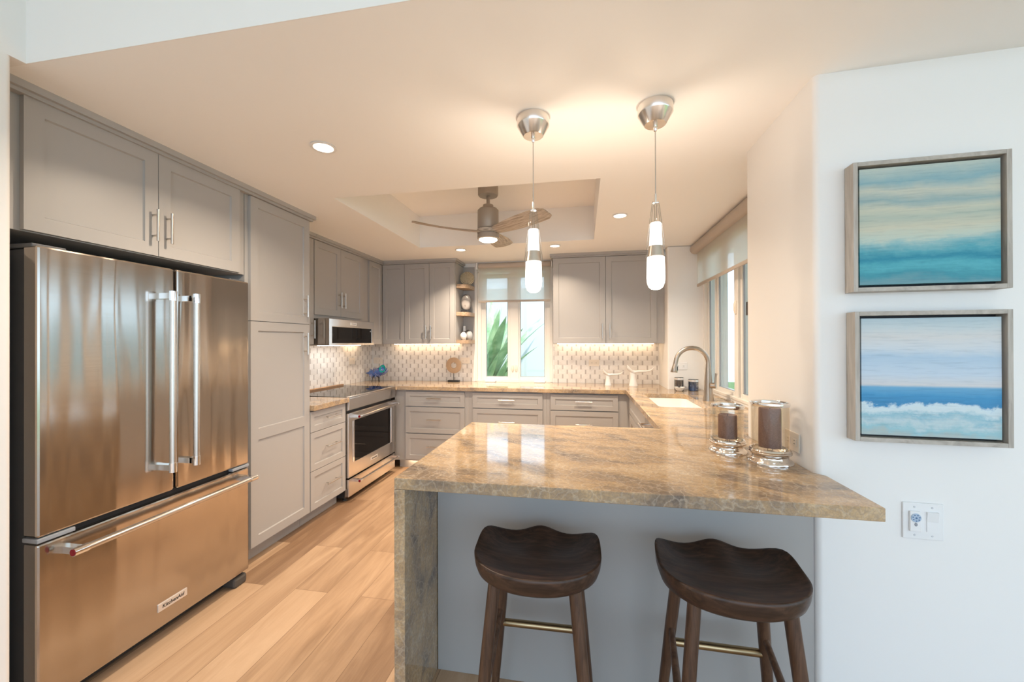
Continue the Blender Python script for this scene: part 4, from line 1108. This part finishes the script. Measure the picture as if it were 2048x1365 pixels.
# ------------------------------------------------------------------ hurricane candle holders
def hurricane(x, y, h, ch, label, s=1.0):
    t = thing('candle_holder', label, 'candle holder', (x, y, 0.914), 0, 'silver and glass hurricane candle holders')
    m = MB(); m.lathe([(0.0, 0.0), (0.076 * s, 0.0), (0.077 * s, 0.006), (0.074 * s, 0.010), (0.070 * s, 0.013), (0.062 * s, 0.020), (0.060 * s, 0.028), (0.064 * s, 0.034),
                       (0.071 * s, 0.038), (0.072 * s, 0.043), (0.069 * s, 0.046), (0.070 * s, 0.050), (0.067 * s, 0.054), (0.066 * s, 0.056), (0.061 * s, 0.056), (0.058 * s, 0.050), (0.05 * s, 0.04), (0.0, 0.038)], (0, 0, 0), 48)
    m.build('base', 'antique_silver', t, smooth=50)
    m = MB(); m.lathe([(0.0605 * s, 0.050), (0.0625 * s, 0.09), (0.0635 * s, h - 0.012), (0.0605 * s, h - 0.012), (0.0595 * s, 0.09), (0.0575 * s, 0.050)], (0, 0, 0), 48, caps=False); m.build('glass_shade', 'hurricane_glass', t, smooth=60)
    m = MB(); m.lathe([(0.0640 * s, h - 0.014), (0.0665 * s, h - 0.008), (0.0655 * s, h - 0.001), (0.061 * s, h), (0.0590 * s, h - 0.004), (0.0595 * s, h - 0.014), (0.0640 * s, h - 0.014)], (0, 0, 0), 48, caps=False); m.build('rim', 'chrome', t, smooth=60)
    cr = 0.037 * s; cz = 0.062
    m = MB(); m.lathe([(0.008, 0.038), (0.010, 0.055), (0.034 * s, 0.060), (0.044 * s, 0.0612), (0.0, 0.0612)], (0, 0, 0), 24, caps=False); m.build('candle_cup', 'pendant_glass', t, smooth=60)
    c = tag(MB().lathe([(0.0, 0.0), (cr, 0.0), (cr + 0.001, 0.004), (cr, ch - 0.004), (cr - 0.003, ch), (cr - 0.010, ch - 0.002), (0.0, ch - 0.009)], (0, 0, 0), 40).build('pillar_candle', 'wax', None, smooth=50, loc=(x, y, 0.914 + 0.0613)), '', 'candle', 'brown pillar candles in the glass holders')
    MB().tube([(0, 0, ch - 0.010), (0.001, 0, ch + 0.002)], 0.0013, 6).build('wick', 'wick', c)
    return c
c = hurricane(0.612, 1.848, 0.203, 0.098, 'shorter silver hurricane candle holder, nearer the sink', 0.98)
c['label'] = 'short brown pillar candle inside the shorter hurricane holder'
c = hurricane(0.722, 1.715, 0.236, 0.152, 'taller silver hurricane candle holder, nearer the painting wall', 1.03)
c['label'] = 'tall brown pillar candle inside the taller hurricane holder'

# ------------------------------------------------------------------ counter ornaments
# blue shell sculpture
t = thing('shell_sculpture', 'spiky blue glass shell sculpture with teal mouth in the corner', 'sculpture', (-2.475, 4.475, 0.914))
rings = []
path = [(-0.155, 0.098, 0.003), (-0.12, 0.10, 0.012), (-0.08, 0.102, 0.034), (-0.03, 0.10, 0.046), (0.01, 0.108, 0.052), (0.05, 0.128, 0.050), (0.085, 0.150, 0.040), (0.10, 0.163, 0.030)]
m = MB(); m.tube([(a, 0, c) for a, c, r in path], [r for a, c, r in path], 16); m.build('body', 'shell_blue', t, smooth=60)
m = MB()
for i in range(60):
    k = random.choice(range(2, 7)); px, pz, pr = path[k]; px += random.uniform(-0.022, 0.022)
    a = random.uniform(0, 2 * PI); d = Vector((random.uniform(-0.35, 0.35), math.cos(a), math.sin(a))).normalized()
    p = Vector((px, 0, pz)) + d * pr * 0.75
    m.tube([p, p + d * random.uniform(0.022, 0.045)], [0.012, 0.001], 6)
m.build('spikes', 'shell_violet', t)
m = MB(); Mm = Matrix.Translation((0.082, -0.022, 0.148)) @ Matrix.Rotation(math.radians(68), 4, 'X') @ Matrix.Rotation(math.radians(20), 4, 'Y') @ Matrix.Scale(0.72, 4, (1, 0, 0))
m.lathe([(0.0, 0.004), (0.026, 0.010), (0.040, 0.024), (0.047, 0.034), (0.050, 0.030), (0.046, 0.010), (0.03, -0.012), (0.0, -0.02)], (0, 0, 0), 24, Mm); m.build('mouth', 'shell_teal', t, smooth=50)
m = MB(); m.tube([(0.06, 0, 0.09), (0.10, -0.01, 0.10), (0.135, -0.01, 0.125), (0.15, -0.01, 0.145)], [0.02, 0.014, 0.008, 0.001], 10); m.build('lip', 'shell_violet', t, smooth=50)
for (x, y) in ((-0.055, -0.03), (0.0, 0.035), (0.045, -0.03)):
    MB().tube([(x, y, 0.0), (x * 0.9, y * 0.8, 0.03), (x * 0.75, y * 0.4, 0.075)], [0.005, 0.004, 0.011], 8).build('leg', 'dark_metal', t, smooth=50)
# fibre disc
t = thing('disc_ornament', 'round woven fibre disc with hole on a black stand', 'ornament', (-1.529, 4.56, 0.914))
m = MB(); Mm = Matrix.Rotation(PI / 2, 4, 'X')
m.lathe([(0.036, -0.006), (0.040, -0.012), (0.086, -0.012), (0.0945, -0.005), (0.0945, 0.005), (0.086, 0.012), (0.040, 0.012), (0.036, 0.006), (0.036, -0.006)], (0, 0, 0), 56, Mm, caps=False); m.build('disc', 'fibre_disc', t, smooth=40, loc=(0, 0, 0.198))
MB().tube([(0, 0, 0.02), (0, 0, 0.110)], 0.0035, 10).build('rod', 'dark_metal', t)
MB().box(-0.068, 0.068, -0.03, 0.03, 0.0, 0.021).build('base', 'black_plastic', t, bevel=0.002)
# whale tails
def whale(x, y, s, label, arm):
    H = 0.150 * s
    rings = []
    for u, rx, ry, ox in ((0, 0.044, 0.030, 0), (0.04, 0.044, 0.030, 0), (0.3, 0.034, 0.024, 0.0), (0.55, 0.027, 0.020, -0.003), (0.8, 0.026, 0.019, -0.006), (1.0, 0.03, 0.017, -0.010), (1.08, 0.024, 0.013, -0.012)):
        rings.append([(ox * s + rx * s * math.cos(2 * PI * k / 20), ry * s * math.sin(2 * PI * k / 20), H * u) for k in range(20)])
    m = MB(); m.grid(rings)
    m.tube([(0.0, 0, H * 0.93), (0.05 * s, 0.004, H * 0.98), (0.10 * s * arm, 0.008, H * 0.99), (0.140 * s * arm, 0.012, H * 1.06), (0.172 * s * arm, 0.016, H * 1.28)], [0.028 * s, 0.024 * s, 0.018 * s, 0.012 * s, 0.003 * s], 14, flat=0.55)
    m.tube([(0.0, 0, H * 0.92), (-0.03 * s, -0.01, H * 1.06), (-0.055 * s, -0.03, H * 1.24), (-0.062 * s, -0.04, H * 1.42)], [0.028 * s, 0.026 * s, 0.022 * s, 0.006 * s], 14, flat=0.6)
    tag(m.build('whale_tail', 'ceramic_white', None, smooth=60, loc=(x, y, 0.914)), label, 'ornament', 'white ceramic whale tail ornaments')
whale(0.268, 4.45, 0.80, 'smaller white ceramic whale tail beside the larger one', 1.2)
whale(0.532, 4.44, 1.05, 'larger white ceramic whale tail beside the bay wall', 1.22)
# candle jars and bowl
def jar(x, y, mat, label, h=0.098, r=0.045):
    t = thing('candle_jar', label, 'jar', (x, y, 0.914), 0, 'small candle jars behind the sink')
    MB().lathe([(0.0, 0.003), (r - 0.004, 0.003), (r - 0.004, h * 0.80), (0.0, h * 0.80)], (0, 0, 0), 28).build('wax_fill', mat, t, smooth=40)
    MB().lathe([(0.0, 0.0), (r, 0.0), (r, h), (r - 0.003, h), (r - 0.003, 0.002), (0.0, 0.002)], (0, 0, 0), 28, caps=False).build('glass', 'jar_glass', t, smooth=40)
    MB().lathe([(r - 0.001, h * 0.84), (r + 0.0005, h * 0.84), (r + 0.0005, h), (r - 0.001, h)], (0, 0, 0), 28, caps=False).build('metal_band', 'badge_metal', t, smooth=40)
jar(0.918, 4.09, 'jar_brown', 'dark brown glass candle jar behind the small white bowl', 0.125, 0.043)
jar(1.045, 4.075, 'jar_blue', 'blue glass candle jar beside the darker brown jar', 0.108, 0.047)
m = MB(); m.lathe([(0.0, 0.0), (0.022, 0.0), (0.034, 0.014), (0.046, 0.036), (0.048, 0.040), (0.044, 0.038), (0.030, 0.014), (0.018, 0.005), (0.0, 0.004)], (0, 0, 0), 28, caps=False); tag(m.build('bowl', 'ceramic_white', None, smooth=50, loc=(0.905, 4.012, 0.914)), 'small white scalloped bowl in front of the brown candle jar', 'bowl')
# shelf ornaments
def zs(z): return 1.37 + z + 0.042
m = MB(); m.lathe([(0.0, -0.022), (0.045, -0.019), (0.073, -0.011), (0.085, 0.0), (0.073, 0.011), (0.045, 0.019), (0.0, 0.022)], (0, 0, 0), 36, Matrix.Rotation(PI / 2, 4, 'X'))
o = m.build('sand_dollar', 'sand_dollar', None, smooth=50, loc=(SHX + 0.089, SHY + 0.17, zs(0.645) + 0.0835), rot=(math.radians(-12), 0, math.radians(12))); tag(o, 'large tan ribbed sea urchin shell on the top oak shelf', 'shell')
t = thing('agate_slab', 'polished grey agate stone on a black base, middle oak shelf', 'ornament', (SHX + 0.070, SHY + 0.165, zs(0.325)))
MB().box(-0.045, 0.030, -0.045, 0.02, 0.0, 0.030).build('base', 'black_plastic', t, bevel=0.004)
rings = []
for k, r in ((-1, 0.4), (-0.9, 0.75), (-0.4, 0.97), (0.3, 1.0), (0.8, 0.8), (1, 0.4)):
    rings.append([(0.060 * r * math.cos(a) + 0.004, k * 0.028, 0.118 + 0.100 * r * math.sin(a)) for a in [2 * PI * i / 28 for i in range(28)]])
m = MB(); m.grid(rings); m.build('stone', 'agate', t, smooth=60, loc=(0.0, 0.01, 0.004))
o = MB().lathe([(0.0, 0.0), (0.023, 0.0), (0.024, 0.03), (0.020, 0.08), (0.016, 0.13), (0.015, 0.168), (0.011, 0.170), (0.0, 0.168)], (0, 0, 0), 24).build('bottle_vase', 'ceramic_white', None, smooth=50, loc=(SHX + 0.031, SHY + 0.24, zs(0.003))); tag(o, 'slender white bottle vase on the lowest oak shelf', 'vase')
o = MB().lathe([(0.0, -0.036), (0.02, -0.033), (0.04, -0.018), (0.047, 0.0), (0.04, 0.02), (0.02, 0.034), (0.0, 0.037)], (0, 0, 0), 24, Matrix.Rotation(math.radians(80), 4, 'Y')).build('cowrie_shell', 'ceramic_white', None, smooth=50, loc=(SHX + 0.064, SHY + 0.105, zs(0.003) + 0.0465)); tag(o, 'small cream rounded shell in front of the bottle vase', 'shell')
t = thing('gourd', 'grey gourd with dark curved stem on the lowest oak shelf', 'ornament', (SHX + 0.101, SHY + 0.215, zs(0.003)))
MB().lathe([(0.0, 0.0), (0.024, 0.002), (0.039, 0.030), (0.041, 0.055), (0.035, 0.085), (0.016, 0.104), (0.0, 0.106)], (0, 0, 0), 28).build('body', 'gourd_grey', t, smooth=60)
MB().tube([(0.0, 0, 0.100), (-0.012, -0.006, 0.118), (-0.045, -0.016, 0.10), (-0.062, -0.02, 0.068)], [0.008, 0.007, 0.006, 0.004], 8).build('stem', 'stem_brown', t, smooth=50)

# ------------------------------------------------------------------ outdoors
struct(MB().box(-14, 16, -12, 16, -0.30, -0.12).build('ground', 'grass'))
struct(MB().box(-3.0, 6.0, -9.0, -3.42, -0.118, -0.01).build('floor', 'patio'))
o = MB().box(-6, 1.45, 8.8, 9.0, -0.12, 2.6).build('garden_wall', 'stucco'); tag(o, 'white garden wall beyond the back window plants', 'wall')
o = MB().box(7.4, 7.6, 2.5, 15, -0.12, 1.9).build('neighbour_wall', 'stucco'); tag(o, 'white wall beyond the side window', 'wall')
def leaf(mb, base, az, lean, length, width, droop):
    n = 9; d = Vector((math.cos(az), math.sin(az), 0)); p = Vector(base); el = math.radians(90 - lean); side = Vector((-math.sin(az), math.cos(az), 0))
    A = []; Bm = []; Cc = []
    for i in range(n + 1):
        u = i / n
        w = width * max(0.0, math.sin(PI * min(1, max(0, (u - 0.22) / 0.78))) ** 0.7) if u > 0.22 else 0.012
        dirv = d * math.cos(el) + Vector((0, 0, 1)) * math.sin(el)
        nrm = side.cross(dirv)
        A.append(p - side * w + nrm * w * 0.25); Bm.append(p.copy()); Cc.append(p + side * w + nrm * w * 0.25)
        p = p + dirv * (length / n); el -= math.radians(droop) / n
    va = [mb.bm.verts.new(q) for q in A]; vb = [mb.bm.verts.new(q) for q in Bm]; vc = [mb.bm.verts.new(q) for q in Cc]
    for i in range(n):
        mb.bm.faces.new((va[i], vb[i], vb[i + 1], va[i + 1])); mb.bm.faces.new((vb[i], vc[i], vc[i + 1], vb[i + 1]))
def leafy(name, label, x, y, n, hmin, hmax, wid, mat, dry=0):
    t = thing(name, label, 'plant', (x, y, -0.12))
    m = MB()
    for i in range(n):
        leaf(m, (random.uniform(-0.15, 0.15), random.uniform(-0.15, 0.15), 0), random.uniform(0, 2 * PI), random.uniform(2, 17), random.uniform(hmin, hmax), random.uniform(wid * 0.7, wid * 1.2), random.uniform(10, 50))
    m.build('leaves', mat, t, smooth=60)
    if dry:
        m = MB()
        for i in range(dry): leaf(m, (random.uniform(-0.1, 0.1), random.uniform(-0.1, 0.1), 0), random.uniform(0, 2 * PI), random.uniform(10, 40), random.uniform(0.9, 1.4), wid * 0.6, 120)
        m.build('dry_leaves', 'leaf_dry', t, smooth=60)
leafy('banana_plant', 'broad-leaved pale green plant outside the back window', -1.85, 7.2, 90, 0.9, 2.7, 0.10, 'leaf_green', 8)
leafy('banana_plant', 'darker broad-leaved plant against the garden wall corner', -4.6, 7.2, 16, 1.3, 2.0, 0.15, 'leaf_deep', 4)
leafy('palm_plant', 'tall leafy green plant outside beyond the sink window', 4.6, 10.0, 24, 1.6, 2.7, 0.13, 'leaf_green', 3)
t = thing('patio_chair', 'pale blue-grey outdoor chair beyond the side window', 'chair', (2.9, 6.0, -0.12), math.radians(25))
MB().box(-0.26, 0.26, -0.26, 0.26, 0.40, 0.44).build('seat', 'patio_chair', t, bevel=0.01)
MB().box(-0.26, 0.26, 0.24, 0.28, 0.44, 0.95).build('backrest', 'patio_chair', t, bevel=0.01)
for sx in (-1, 1):
    for sy in (-1, 1): MB().box(sx * 0.24 - 0.02, sx * 0.24 + 0.02, sy * 0.24 - 0.02, sy * 0.24 + 0.02, 0, 0.40).build('leg', 'patio_chair', t)
